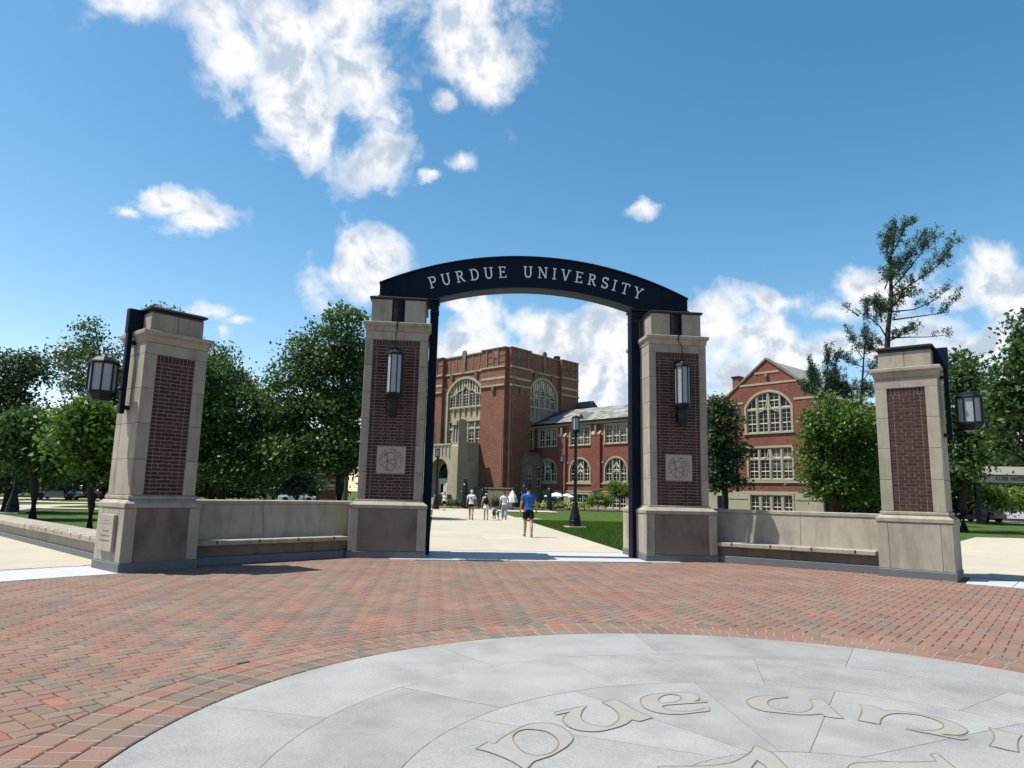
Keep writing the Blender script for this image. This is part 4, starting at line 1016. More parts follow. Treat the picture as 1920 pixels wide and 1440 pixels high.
def curve_bar(T, parent, pts, w, q0, q1, mat, name='tracery'):
    mb = MB(T); n = len(pts); rr = []
    for i, p in enumerate(pts):
        a, b = pts[max(0, i-1)], pts[min(n-1, i+1)]; dx, dz = b[0]-a[0], b[1]-a[1]; l = math.hypot(dx, dz)
        nx, nz = -dz/l*w/2, dx/l*w/2
        rr.append([(p[0]-nx, q0, p[1]-nz), (p[0]+nx, q0, p[1]+nz), (p[0]+nx, q1, p[1]+nz), (p[0]-nx, q1, p[1]-nz)])
    mb.rings(rr); return mb.build(name, mat, parent, world=True)

hall = thing('brick_hall', (P0[0], P0[1], 0), 0, 'tall square brick hall with big arched stone-framed windows seen through the gateway', 'building')
H_TOP = 20.75; WID = 17.0; WR = 14.9
def hall_side(T, left):
    WID = 17.0 if left else WR
    s_in0, s_in1 = (4.5, 12.6) if left else (4.1, 10.9)
    mat = BWALL2 if left else BWALL2
    w0, w1 = (4.95, 11.75) if left else (4.6, 10.3)
    # end pavilions, each a brick slab standing proud of the window bay
    for a, b in ((0.0, s_in0), (s_in1, WID)):
        wall_face(T, [(a, 0), (b, 0), (b, H_TOP), (a, H_TOP)], [], .55, .6, hall, 'wall', mat)
    hole = opening(w0, w1, 4.0 if left else 7.0, 15.55, 1.85)
    wall_face(T, [(s_in0, 0), (s_in1, 0), (s_in1, H_TOP-.1), (s_in0, H_TOP-.1)], [hole], 0.0, .5, hall, 'wall', mat, rmat=LIME_W)
    # stone frame of the great window
    mb = MB(T); f = arch_fn(w0, w1, 15.55, 1.85)
    path = [(w1-(w1-w0)*i/18, f(w1-(w1-w0)*i/18)) for i in range(19)]
    strip3(T, [(w1, 4.0 if left else 7.0), (w1, 15.5)] + path + [(w0, 15.5), (w0, 4.0 if left else 7.0)], .34, -.3, .10, mb)
    mb.build('window_surround', LIME_W, hall, world=True)
    m = MB(T); lp = opening(w0, w1, 11.4, 13.35, 0); lp = [(w0, 11.4), (w1, 11.4), (w1, 13.35), (w0, 13.35)]
    m.box(w0, w1, -.42, -.28, 11.45, 13.3); m.build('spandrel_panel', LIME_W, hall, world=True)
    for i in range(1, 6):
        x = w0 + (w1-w0)*(i-.5)/5 if False else w0 + (w1-w0)*i/6
        m = MB(T); m.rings([[(x-.09, -.28, z), (x+.09, -.28, z), (x+.09, q_, z), (x-.09, q_, z)] for z, q_ in ((12.0, -.24), (12.6, -.1), (13.1, .02), (13.45, .02))]); m.build('corbel', LIME_W, hall, world=True)
    MB(T).box(w0, w1, -.3, -.06, 13.28, 13.5).build('ledge', LIME_W, hall, world=True)
    window(T, hall, w0+.05, w1-.05, 13.5, 15.5, 1.8, 5, q=-.12, row_h=.42, sur=.05, mull=.20, sill=False, transoms=())
    fz = arch_fn(w0+.05, w1-.05, 15.5, 1.8)
    # flowing tracery over the lights
    pts = [(w0+.1, 15.0), (w0+.8, 15.15), (w0+1.4, 15.35), (w0+1.9, 15.75), (w0+2.6, 15.85), (w0+3.0, 16.0), ((w0+w1)/2, 16.55), (w1-3.0, 16.0), (w1-2.6, 15.85), (w1-1.9, 15.75), (w1-1.4, 15.35), (w1-.8, 15.15), (w1-.1, 15.0)]
    curve_bar(T, hall, pts, .16, -.24, -.1, LIME_W)
    for i in range(12):
        x = w0+.45 + i*(w1-w0-.9)/11; zz = fz(x)
        lo = 15.1 + 1.2*max(0, 1-abs(x-(w0+w1)/2)/2.9)
        if zz > lo+.15: MB(T).box(x-.05, x+.05, -.25, -.15, lo, zz).build('tracery', WOODW, hall, world=True)
    window(T, hall, w0+.05, w1-.05, 7.6, 11.4, 0, 5, q=-.12, row_h=.42, sur=.05, mull=.20, sill=False, transoms=(10.3,))
    if left: MB(T).box(w0, w1, -.4, -.25, 4.0, 7.6).build('apron_panel', LIME_W, hall, world=True)
    # courses
    for nm, z, th, q in (('string_course', 18.15, .22, .16), ('string_course', 15.65, .24, .20)):
        for a, b in ((-.02, s_in0+.02), (s_in1-.02, WID)): MB(T).box(a, b, .5, .55+q, z, z+th).build(nm, LIME_W, hall, world=True)
    MB(T).box(s_in0+.02, s_in1-.02, -.05, .16, 18.15, 18.37).build('string_course', LIME_W, hall, world=True)
    for a, b in ((-.02, s_in0), (s_in1, WID)): MB(T).box(a, b, .5, .60, 16.62, 16.95).build('stone_band', LIME_W, hall, world=True)
    for a, b in ((s_in0+.02, w0-.4), (w1+.4, s_in1-.02)):
        MB(T).box(a, b, -.04, .07, 16.0, 16.3).build('stone_band', LIME_W, hall, world=True)
        MB(T).box(a, w0-.34 if a < w0 else b, -.02, .05, 4.0, 15.8).build('jamb_stone', LIME_W, hall, world=True) if a < w0 else MB(T).box(w1+.34, b-.1, -.02, .05, 4.0, 15.8).build('jamb_stone', LIME_W, hall, world=True)
    # parapet
    for a, b in ((-.06, s_in0+.05), (s_in1-.05, WID)): MB(T).box(a, b, .0, .72, H_TOP, H_TOP+.14).build('coping', LIME_P, hall, world=True)
    MB(T).box(s_in0+.06, s_in1-.06, -.45, .14, H_TOP-.1, H_TOP+.10).build('coping', LIME_P, hall, world=True)
    for x in (1.25, 2.15, 3.4):
        for off in (0, s_in1):
            xx = x+off
            MB(T).box(xx-.07, xx+.07, .53, .68, 18.3, H_TOP-.01).build('parapet_rib', LIME_P, hall, world=True)
    for x in (.15, 2.45):
        for off in (0, s_in1):
            for z in (18.9, 19.75): MB(T).box(x+off, x+off+.85, .53, .61, z, z+.14).build('stone_block', LIME_P, hall, world=True)
    MB(T).box(1.42, 2.0, .53, .62, 19.5, 20.5).build('carved_panel', LIME_D, hall, world=True)
    for x in (s_in0+1, s_in0+2.4, s_in1-2.4, s_in1-1): MB(T).box(x-.06, x+.06, -.02, .07, 18.0, H_TOP-.15).build('parapet_rib', LIME_P, hall, world=True)
    m = MB(T); xm = (s_in0+s_in1)/2; m.rings([[(xm-w_, -.02, z), (xm+w_, -.02, z), (xm+w_, .2, z), (xm-w_, .2, z)] for z, w_ in ((18.3, .28), (20.4, .34), (21.1, .42), (21.45, .2))]); m.build('finial', LIME_D, hall, world=True)
    for x, z in ((2.0, 15.3), (s_in0+1.4, 17.9), (s_in1-1.6, 17.9)):
        qq = .55 if x < 4 else 0
        m = MB(T); m.rings([[(x-w_, qq-.02, z_), (x+w_, qq-.02, z_), (x+w_, qq+w_*1.3, z_), (x-w_, qq+w_*1.3, z_)] for z_, w_ in ((z-.9, .05), (z-.3, .2), (z+.35, .26))]); m.build('carved_boss', LIME_D, hall, world=True)
hall_side(TL, True); hall_side(TR, False)
# stone quoin teeth on the shaded side of the near corner
for k in range(9):
    z = 11.9 + k*.95 if k else 11.5
    if z < 18: MB(TR).box(.35, 1.1, .53, .60, z, z+.14).build('quoin', LIME_P, hall, world=True)
MB(TR).box(.35, .47, .53, .60, 6.5, 17.9).build('corner_rib', LIME_P, hall, world=True)
MB(TL).box(.25, .42, .53, .61, 0.5, 11.4).build('corner_rib', BWALL, hall, world=True)
# body behind the two faces
roofm = MB(); c = [TL(.6, -.1, 0), TL(WID, -.3, 0), (TL(WID, 0, 0)[0]+WR*math.sin(R(42)), TL(WID, 0, 0)[1]+WR*math.cos(R(42)), 0), TR(WR, -.3, 0)]
roofm.prism([(p[0], p[1]) for p in c], 19.6, 19.7).build('roof', SLATE_D, hall, world=True)
bk = MB()
bk.rings([[(c[1][0], c[1][1], z), (c[2][0], c[2][1], z), (c[3][0], c[3][1], z)] for z in (0, H_TOP)], cap=False, closed=False); bk.build('rear_wall', BWALL, hall, world=True, uv=True)
MB(TR).box(11.6, 12.3, -1.6, -.9, 20.0, 21.7).build('vent', BLACK, hall, world=True)

# the stone entrance porch of the hall
PO = (-6.72, 90.35)
PF = frame(PO, -46, -134); PS = frame(PO, 42, 134)
porch = thing('stone_porch', (PO[0], PO[1], 0), 0, 'pale limestone entrance porch with arched doorway and tall pylon on the hall', 'porch')
hole = opening(2.0, 5.7, 0.9, 4.2, 1.85, 14)
wall_face(PF, [(1.45, 0), (7.8, 0), (7.8, 7.75), (1.45, 7.75)], [hole], 0, 1.3, porch, 'wall', LIME_W)
wall_face(PS, [(1.5, 0), (4.6, 0), (4.6, 7.95), (1.5, 7.95)], [], 0, .3, porch, 'side_wall', LIME_W)
MB(PF).box(1.4, 7.9, -.5, .12, 7.75, 8.0).build('coping', LIME_W, porch, world=True)
MB(PS).box(1.4, 4.6, -.5, .12, 7.95, 8.2).build('coping', LIME_W, porch, world=True)
for i in range(6): MB(PF).box(1.75+i*.72, 1.87+i*.72, 0, .1, 5.6 + (.5 if i in (0, 5) else .9), 7.7).build('rib', LIME_W, porch, world=True)
for i in range(4): MB(PS).box(1.9+i*.72, 2.02+i*.72, 0, .1, 5.6, 7.9).build('rib', LIME_W, porch, world=True)
for a in (0.0, 6.35):
    m = MB(PF)
    m.rings([[(a+i_, -1.5+i_, z), (a+1.45-i_, -1.5+i_, z), (a+1.45-i_, .12-i_, z), (a+i_, .12-i_, z)] for z, i_ in ((0, 0), (7.6, 0), (7.75, .08), (9.6, .10), (10.6, .16), (10.9, .16), (11.15, .2))]); m.build('pylon', LIME_W, porch, world=True)
    for x in (.45, 1.0): MB(PF).box(a+x-.06, a+x+.06, -.05, .14, 8.2, 10.3).build('pylon_flute', LIME_D, porch, world=True)
    MB(PF).box(a+.3, a+1.2, -.1, .24, 10.35, 10.95).build('pylon_carving', LIME_W, porch, world=True)
    MB(PS).box(a*0+.3, .42, -.02, .1, 1.2, 8.6).build('pylon_flute', LIME_W, porch, world=True) if a == 0 else None
# doorway: recessed arched window over a pair of panelled doors
MB(PF).box(1.9, 5.8, -1.45, -1.3, .9, 6.2).build('recess_wall', LIME_W, porch, world=True)
m = MB(PF); lp = opening(2.35, 5.35, 3.5, 4.2, 1.3); m.add([(s, -1.285, z) for s, z in lp], [tuple(range(len(lp)))]); m.build('fanlight', PANE, porch, world=True)
for k in range(4): curve_bar(PF, porch, [(2.45, 3.6+k*.45), (3.2, 3.95+k*.45), (3.85, 4.35+k*.45 if k < 3 else 5.1), (4.5, 3.95+k*.45), (5.25, 3.6+k*.45)][0:5], .05, -1.28, -1.25, LIME_D, 'leading') if k < 2 else None
for x in (2.62, 3.9):
    d_ = MB(PF).box(x, x+1.18, -1.29, -1.2, .95, 3.4).build('door', WOODW, porch, world=True)
    m = MB(PF); lp = opening(x+.3, x+.88, 1.6, 2.5, .25); m.add([(s, -1.19, z) for s, z in lp], [tuple(range(len(lp)))]); m.build('door_glass', PANE, d_, world=True)
for k in range(5): MB(PF).box(1.7-.1*k, 6.0+.1*k, -1.3 if k == 0 else .35*(k-1)+.2, .35*k+.2, 0, .9-.18*k).build('step', LIME_W, porch, world=True)
for x in (1.0, 6.4): MB(PF).box(x, x+.5, .15, 2.6, 0, 1.35).build('cheek_wall', LIME_D, porch, world=True)
# low stone terrace wall and oriel beside the hall
tw = thing('terrace_wall', (*TL(0, 3, 0)[:2], 0), 0, 'grey stone terrace wall at the foot of the brick hall', 'wall')
MB(TL).box(-3.0, 3.9, 1.2, 1.6, 0, 2.2).build('wall_stone', LIME_D, tw, world=True)
MB(TL).box(-3.1, 4.0, 1.1, 1.7, 2.2, 2.35).build('coping', LIME_D, tw, world=True)
wall_face(TR, [(2.2, 0), (5.9, 0), (5.9, 6.3), (2.2, 6.3)], [[(2.6, 2.6), (3.6, 2.6), (3.6, 5.2), (2.6, 5.2)], [(4.5, 2.6), (5.5, 2.6), (5.5, 5.2), (4.5, 5.2)]], 1.5, 1.5, hall, 'bay_wall', LIME_D, reveal=True)
window(TR, hall, 2.6, 3.6, 2.6, 5.2, 0, 1, q=1.5, row_h=.5, stone=LIME_D)
window(TR, hall, 4.5, 5.5, 2.6, 5.2, 0, 1, q=1.5, row_h=.5, stone=LIME_D)
for k in range(3): MB(TR).box(2.1+.45*k, 5.8, .0, 1.6-.35*k, 6.3+.28*k, 6.6+.28*k).build('stepped_coping', LIME_D, hall, world=True)

# long two-storey wing
wing = thing('brick_wing', (W0[0], W0[1], 0), 0, 'long two-storey red brick wing with slate roof and arched ground floor windows', 'building')
EZ = 10.75
ups = [(.95, 4.3), (6.9, 10.25), (12.82, 16.15), (18.75, 22.1), (24.7, 28.0)]
holes = []
for a, b in ups:
    holes.append([(a, 8.0), (b, 8.0), (b, 10.2), (a, 10.2)]); holes.append(opening(a, b, 3.35, 4.95, 1.25))
    holes.append([(a+.1, .2), (b-.1, .2), (b-.1, 1.75), (a+.1, 1.75)])
wall_face(WG, [(-.4, 2.05), (29.6, 2.05), (29.6, EZ), (-.4, EZ)], [h for h in holes if h[0][1] > 2], 0, .3, wing, 'wall', BWALL)
wall_face(WG, [(-.4, -.3), (29.6, -.3), (29.6, 2.05), (-.4, 2.05)], [h for h in holes if h[0][1] < 2], .06, .3, wing, 'stone_base', LIME_W)
for a, b in ups:
    window(WG, wing, a, b, 8.0, 10.2, 0, 3, row_h=.46)
    w_ = window(WG, wing, a, b, 3.35, 4.95, 1.25, 3, row_h=.46)
    c_ = (a+b)/2
    curve_bar(WG, wing, [(c_-.55, 4.95), (c_-.3, 5.2), (c_, 5.62), (c_+.3, 5.2), (c_+.55, 4.95)], .10, -.18, -.08, WOODW)
    curve_bar(WG, wing, [(c_-.5, 4.45), (c_-.2, 4.6), (c_, 4.85), (c_+.2, 4.6), (c_+.5, 4.45)], .07, -.18, -.1, WOODW)
    window(WG, wing, a+.1, b-.1, .2, 1.75, 0, 3, q=.06, row_h=.5, sill=False)
MB(WG).box(-.4, 29.5, -.05, .14, 3.0, 3.19).build('string_course', LIME_W, wing, world=True)
MB(WG).box(-.4, 29.5, -.05, .12, 2.05, 2.2).build('string_course', LIME_W, wing, world=True)
for s_ in (5.62, 11.55, 17.45, 23.4):
    MB(WG).box(s_-.75, s_+.62, .0, .30, 2.2, 9.1).build('pilaster', BWALL, wing, world=True, uv=True)
    m = MB(WG); m.rings([[(s_-.78, 0, z), (s_+.65, 0, z), (s_+.65, q_, z), (s_-.78, q_, z)] for z, q_ in ((9.1, .34), (9.25, .34), (9.6, .05))]); m.build('pilaster_cap', LIME_W, wing, world=True)
    MB(WG).box(s_-.2, s_+.15, .30, .42, 9.2, 10.3).build('carved_bracket', LIME_D, wing, world=True)
for s_ in (4.75, 10.7, 6.45, 12.4, 16.6):
    for z in (5.6, 9.0): MB(WG).box(s_-.12, s_+.12, -.02, .06 if s_ not in () else .3, z, z+.24).build('stone_block', LIME_W, wing, world=True)
MB(WG).box(-.4, 29.6, -.02, .25, 10.5, 10.75).build('cornice', LIME_W, wing, world=True)
MB(WG).box(-.5, 29.7, .1, .52, 10.76, 10.98).build('gutter', BLACK, wing, world=True)
def roof_panel(T, s0, s1, q0, z0, q1, z1, parent, mat, name='roof', rows=11, tw_=.42):
    """slate slope laid in overlapping courses"""
    mb = MB(T)
    for k in range(rows):
        a, b = k/rows, (k+1)/rows
        qa, za, qb, zb = q0+(q1-q0)*a, z0+(z1-z0)*a+.05, q0+(q1-q0)*b, z0+(z1-z0)*b+.01
        x = s0
        while x < s1:
            w_ = min(random.uniform(.3, .55)*1.6, s1-x); dz = random.uniform(0, .035)
            mb.add([(x, qa, za+dz), (x+w_-.02, qa, za+dz), (x+w_-.02, qb, zb+dz), (x, qb, zb+dz), (x, qa, za-.04), (x+w_-.02, qa, za-.04)], [(0, 1, 2, 3), (4, 5, 1, 0)]); x += w_
    o = mb.build(name, mat, parent, world=True, fix=False); return o
SLATE_I = material('slate_shingles', (0.26, 0.265, 0.24), 0.8, island=0.42, var=0.2, spec=0.15)
MB(WG).rings([[(x, .3, 10.9), (x, -5.3, 13.35), (x, -10.5, 10.9)] for x in (-.4, 30)]).build('roof', SLATE_I, wing, world=True)
o = roof_panel(WG, 1.0, 30, .42, 10.95, -5.3, 13.42, wing, SLATE_I, 'slates'); o['kind'] = 'stuff'
MB(WG).rings([[(x, .44, 10.96), (x, -5.3, 13.5), (x, -5.3, 13.4)] for x in (-.4, 1.6)]).build('valley_roof', SLATE_D, wing, world=True)
m = MB(WG); m.rings([[(7.8, q_, z_a), (8.55, q_, z_b), (9.3, q_, z_a)] for q_, z_a, z_b in ((-.2, 11.2, 12.2), (-2.6, 11.4, 12.4))]); m.build('dormer', SLATE_I, wing, world=True)
m = MB(WG); m.add([(7.95, -.19, 11.25), (9.15, -.19, 11.25), (8.55, -.19, 12.05)], [(0, 1, 2)]); m.build('dormer_face', PANE, wing, world=True)
MB(WG).box(27.6, 28.4, -5.5, -4.7, 12.5, 15.0).build('chimney', BWALL, wing, world=True, uv=True)
MB(WG).box(27.5, 28.5, -5.6, -4.6, 15.0, 15.22).build('chimney_cap', BLACK, wing, world=True)
m = MB(WG); m.rings([[(x, -7, 13.0), (x, -9.5, 15.2), (x, -12, 13.0)] for x in (-3, 2.2)]).build('far_roof', SLATE_D, wing, world=True)

# gabled end pavilion
gab = thing('gabled_wing', (*WG(29.5, 0, 0)[:2], 0), 0, 'gabled red brick wing with an arched four-light window, right of the gateway', 'building')
q0 = .6
outer = [(29.5, 2.4), (39.8, 2.4), (39.8, 11.55), (39.2, 12.0), (34.65, 15.45), (30.1, 12.0), (29.5, 11.55)]
gh = [opening(32.3, 37.0, 8.2, 10.75, 1.45, 14), [(32.4, 3.6), (36.95, 3.6), (36.95, 6.65), (32.4, 6.65)]]
wall_face(WG, outer, gh, q0, .35, gab, 'wall', BWALL)
wall_face(WG, [(29.5, -.3), (39.8, -.3), (39.8, 2.4), (29.5, 2.4)], [[(32.5, .15), (36.85, .15), (36.85, 2.05), (32.5, 2.05)]], q0+.08, .35, gab, 'stone_base', LIME_W)
MB(WG).box(29.4, 32.2, q0, q0+.10, 1.55, 1.62).box(37.2, 39.9, q0, q0+.10, 1.55, 1.62).build('base_groove', DARKJ, gab, world=True)
w_ = window(WG, gab, 32.3, 37.0, 8.2, 10.75, 1.45, 4, q=q0, row_h=.42, transoms=(10.45,), sur=.24, mull=.2)
curve_bar(WG, gab, [(33.5, 10.2), (33.9, 10.3), (34.3, 10.55), (34.5, 10.95), (34.62, 11.9)], .12, q0-.1, q0-.0, LIME_W); curve_bar(WG, gab, [(35.8, 10.2), (35.4, 10.3), (35.0, 10.55), (34.8, 10.95), (34.68, 11.9)], .12, q0-.1, q0-.0, LIME_W)
window(WG, gab, 32.4, 36.95, 3.6, 6.65, 0, 4, q=q0, row_h=.42, transoms=(5.5,), sur=.2, mull=.2)
curve_bar(WG, gab, [(33.6, 5.5), (34.0, 5.55), (34.4, 5.8), (34.6, 6.6)], .10, q0-.1, q0, LIME_W); curve_bar(WG, gab, [(35.7, 5.5), (35.3, 5.55), (34.9, 5.8), (34.72, 6.6)], .10, q0-.1, q0, LIME_W)
window(WG, gab, 32.5, 36.85, .15, 2.05, 0, 4, q=q0+.08, row_h=.42, sill=False, mull=.28)
MB(WG).box(29.45, 39.85, q0-.02, q0+.13, 3.22, 3.42).build('string_course', LIME_W, gab, world=True)
for a, b, z in ((33.35, 35.95, 14.1), (31.6, 37.7, 12.98), (29.5, 31.95, 11.2), (37.35, 39.8, 11.2)): MB(WG).box(a, b, q0-.02, q0+.06, z, z+.2).build('stone_band', LIME_W, gab, world=True)
MB(WG).box(34.5, 34.8, q0, q0+.25, 13.75, 14.0).build('carved_boss', LIME_D, gab, world=True)
for sgn, pts in ((1, [(39.95, 11.45), (39.25, 12.12), (34.65, 15.62)]), (-1, [(29.35, 11.45), (30.05, 12.12), (34.65, 15.62)])): curve_bar(WG, gab, pts, .18, q0-.45, q0+.12, LIME_P, 'gable_coping')
MB(WG).rings([[(29.6, q_, 11.5), (34.65, q_, 15.5), (39.7, q_, 11.5)] for q_ in (q0-.46, -14)]).build('roof', SLATE_I, gab, world=True)
MB(WG).box(30.95, 31.15, q0, q0+.12, 2.4, 11.0).build('downpipe', BLACK, gab, world=True)
MB(WG).rings([[(39.8, q_, -.3), (39.8, q_, 11.5)] for q_ in (q0-.3, -14)], cap=False, closed=False).rings([[(29.5, q_, -.3), (29.5, q_, 11.5)] for q_ in (q0-.3, -6)], cap=False, closed=False).build('side_wall', BWALL, gab, world=True, uv=True)
MB(WG).box(26.4, 29.4, .0, .9, -.3, 2.6).build('entry_block', LIME_W, gab, world=True)
MB(WG).box(28.9, 29.45, .9, .95, .6, 1.9).build('entry_slot', PANE, gab, world=True)

# ------------------------------------------------------------------ trees
def leaf_mesh(name, pts, nrm_bias, size, mat, rng, aspect=.62):
    """one small folded leaf at each point"""
    n = len(pts); pts = np.asarray(pts)
    nr = rng.normal(size=(n, 3)); nr[:, 2] += nrm_bias; nr /= np.linalg.norm(nr, axis=1)[:, None]
    a = rng.normal(size=(n, 3)); a -= (a*nr).sum(1)[:, None]*nr; a /= np.linalg.norm(a, axis=1)[:, None]
    b = np.cross(nr, a); s = size*rng.uniform(.65, 1.25, n)[:, None]
    v = np.empty((n, 4, 3)); v[:, 0] = pts - a*s; v[:, 1] = pts - b*s*aspect + nr*s*.12; v[:, 2] = pts + a*s; v[:, 3] = pts + b*s*aspect + nr*s*.12
    me = bpy.data.meshes.new(name); me.vertices.add(4*n); me.vertices.foreach_set('co', v.astype(np.float32).ravel())
    me.loops.add(4*n); me.loops.foreach_set('vertex_index', np.arange(4*n, dtype=np.int32)); me.polygons.add(n)
    me.polygons.foreach_set('loop_start', np.arange(0, 4*n, 4, dtype=np.int32)); me.polygons.foreach_set('loop_total', np.full(n, 4, np.int32))
    me.materials.append(mat); me.update(); me.validate(); return me
def tree(name, base, trunk_h, blobs, nleaf, size, mat, label, group=None, trunk_r=.22, seed=1, cl=.6, flat=.46, cat='tree', dense=1.0, lean=0.0, shell=.55, per=34):
    """blobs: (dx, dy, z, rx, ry, rz) lobes of the crown relative to the base; leaves sit in clumps through each lobe"""
    rng = np.random.default_rng(seed); rnd = random.Random(seed)
    root = thing(name, (base[0], base[1], 0), 0, label, cat, group)
    vol = np.array([b[3]*b[4]*b[5] for b in blobs])**.67; vol = vol/vol.sum(); P = []; heads = []
    for b, f_ in zip(blobs, vol):
        nc = max(3, int(nleaf*f_/per*.62))
        d = rng.normal(size=(nc, 3)); d /= np.linalg.norm(d, axis=1)[:, None]
        rad = (shell + (1.02-shell)*rng.random(nc)**.7 + .20*rng.random(nc)**4)[:, None]*(1+.24*np.sin(d[:, 0:1]*4.3+b[0]*3)*np.cos(d[:, 2:3]*5+b[2]*2)+.14*np.sin(d[:, 1:2]*9+d[:, 2:3]*11+b[1]*5))
        c = np.array(b[:3]) + d*rad*np.array(b[3:])
        keep = (np.sin(c[:, 0]*1.9/cl*.7+seed)+np.sin(c[:, 1]*2.3/cl*.7+seed*2)+np.sin(c[:, 2]*2.1/cl*.8+seed*3)) > -1.25
        c = c[keep]; nc = len(c)
        cr = cl*rng.uniform(.45, 1.35, nc)*1.25
        heads += [tuple(c[i]) for i in range(0, nc, max(1, nc//7))]
        m = rng.poisson(per*(cr/cl)**1.5)
        for i in range(nc):
            q = rng.normal(size=(m[i], 3))*.5*cr[i]; q[:, 2] *= flat; q[:, 2] -= (q[:, 0]**2+q[:, 1]**2)*.25/cr[i]
            P.append(c[i]+q)
    P = np.concatenate(P); P = P[P[:, 2] > .3]
    put('crown', leaf_mesh('crown', P, .9, size, mat, rng), root)
    tb = MB(); top = max(b[2] for b in blobs); lx = blobs[0][0]
    pts = [(0, 0, -.1), (lx*.1+lean, 0, trunk_h*.5), (lx*.3, blobs[0][1]*.3, trunk_h), (lx*.7, blobs[0][1]*.7, (trunk_h+top)/2), (blobs[0][0], blobs[0][1], top)]
    tb.tube(pts, [trunk_r*1.35, trunk_r, trunk_r*.85, trunk_r*.5, trunk_r*.12], 8)
    tr = tb.build('trunk', BARK, root, smooth=True)
    lb = MB()
    for h in heads[:60]:
        t0 = rnd.uniform(.75, 1.0) if h[2] < top*.6 else rnd.uniform(1.0, 1.3); z0 = min(trunk_h*t0, top*.8)
        p0 = Vector((lx*.3*min(1, z0/trunk_h), 0, z0)); p2 = Vector(h); p1 = (p0*1.2+p2*.8)/2 + Vector((rnd.uniform(-.2, .2), rnd.uniform(-.2, .2), (p2-p0).length*.08))
        lb.tube([p0, p1, p2], [trunk_r*.33, trunk_r*.2, .015], 5)
    lo = lb.build('limbs', BARK, root); lo['kind'] = 'stuff'
    return root
def px_tree(name, px, Y, blobs_px, *a, depth=.8, **k):
    """crown lobes surveyed as (x, y, half width, half height) and the depth of the tree"""
    b = at(px, 900, Y); out = []
    for i, bl in enumerate(blobs_px):
        x, y, rx, ry = bl[:4]; dy = bl[4] if len(bl) > 4 else ((i*37 % 7)-3)*.25
        p = at(x, y, Y); m_ = Y/F_PX
        out.append((p.x-b.x, dy, p.z, rx*m_, rx*m_*depth, ry*m_))
    return tree(name, (b.x, b.y), a[0], out, *a[1:], **k)
px_tree('spreading_maple', 20, 40, [(20, 740, 62, 80), (-50, 780, 90, 90), (60, 820, 55, 60), (30, 690, 38, 40), (90, 860, 45, 35), (-10, 850, 80, 50)], 3.0, 30000, .12, LEAF_DK, 'dark green maple filling the left edge of the picture', seed=3, cl=.8, trunk_r=.25)
px_tree('honey_locust', 250, 58, [(180, 640, 30, 55), (200, 740, 80, 80), (290, 600, 34, 36), (260, 690, 60, 70), (150, 690, 45, 40), (330, 700, 60, 80), (150, 770, 50, 50)], 5.0, 26000, .15, LEAF_GR, 'tall airy grey-green tree rising behind the far left pier', seed=5, cl=.95, trunk_r=.25, shell=.3)
px_tree('young_linden', 178, 25, [(185, 790, 42, 30), (165, 830, 42, 38), (205, 850, 36, 40), (140, 795, 30, 20), (225, 800, 30, 40)], 1.7, 13000, .10, LEAF_MP, 'young yellow-green tree just left of the far left pier', seed=8, cl=.5, trunk_r=.12)
px_tree('round_maple', 70, 33, [(70, 810, 55, 40), (30, 845, 50, 40), (110, 850, 40, 40)], 2.0, 12000, .12, LEAF_MD, 'low green maple beneath the dark tree at the left', seed=9, cl=.6, trunk_r=.16)
px_tree('shade_maple', 420, 44, [(400, 720, 50, 70), (450, 770, 55, 62), (395, 810, 60, 60), (480, 830, 50, 50), (430, 870, 70, 35), (360, 780, 50, 70), (500, 800, 26, 40)], 3.0, 34000, .13, LEAF_MD, 'dense maple between the two left piers, lit yellow-green on top', seed=11, cl=.8, trunk_r=.25)
px_tree('shade_maple', 400, 62, [(400, 690, 30, 40), (440, 730, 50, 40), (380, 750, 60, 70), (490, 770, 30, 40)], 5.0, 12000, .18, LEAF_DK, 'darker tree peeping out behind the dense maple', seed=12, cl=1.0, trunk_r=.3)
px_tree('tall_maple', 638, 43, [(655, 620, 36, 40), (600, 670, 56, 48), (570, 650, 25, 26), (640, 710, 60, 60), (560, 740, 48, 50), (620, 790, 75, 60), (545, 800, 45, 45), (600, 850, 70, 38), (530, 850, 40, 40), (680, 780, 50, 90), (680, 680, 30, 60), (660, 850, 50, 40)], 3.2, 56000, .125, LEAF_MD, 'big full green maple just left of the left arch pier', seed=14, cl=.75, trunk_r=.28)
px_tree('small_oak', 1362, 45, [(1345, 790, 26, 45), (1365, 830, 32, 36), (1340, 860, 30, 36), (1375, 880, 28, 26), (1335, 770, 20, 30), (1350, 900, 30, 16)], 2.6, 11000, .12, LEAF_DK, 'dark glossy tree beside the right arch pier, in front of the gabled wing', seed=15, cl=.6, trunk_r=.16)
px_tree('bright_maple', 1575, 36, [(1560, 790, 50, 40), (1610, 800, 44, 55), (1545, 840, 44, 36), (1590, 880, 62, 40), (1535, 895, 36, 26), (1630, 870, 30, 60), (1580, 920, 44, 16), (1520, 790, 20, 14)], 2.0, 32000, .10, LEAF_MP, 'bright green maple in front of the gabled wing', seed=16, cl=.55, trunk_r=.16)
px_tree('layered_maple', 1800, 42, [(1790, 700, 30, 30), (1800, 760, 52, 40), (1825, 795, 42, 44), (1770, 830, 40, 60), (1818, 845, 34, 26), (1782, 880, 46, 22), (1840, 740, 26, 20)], 2.6, 26000, .13, LEAF_MD, 'leafy tree behind the lantern of the far right pier', seed=17, cl=.8, trunk_r=.22, flat=.4)
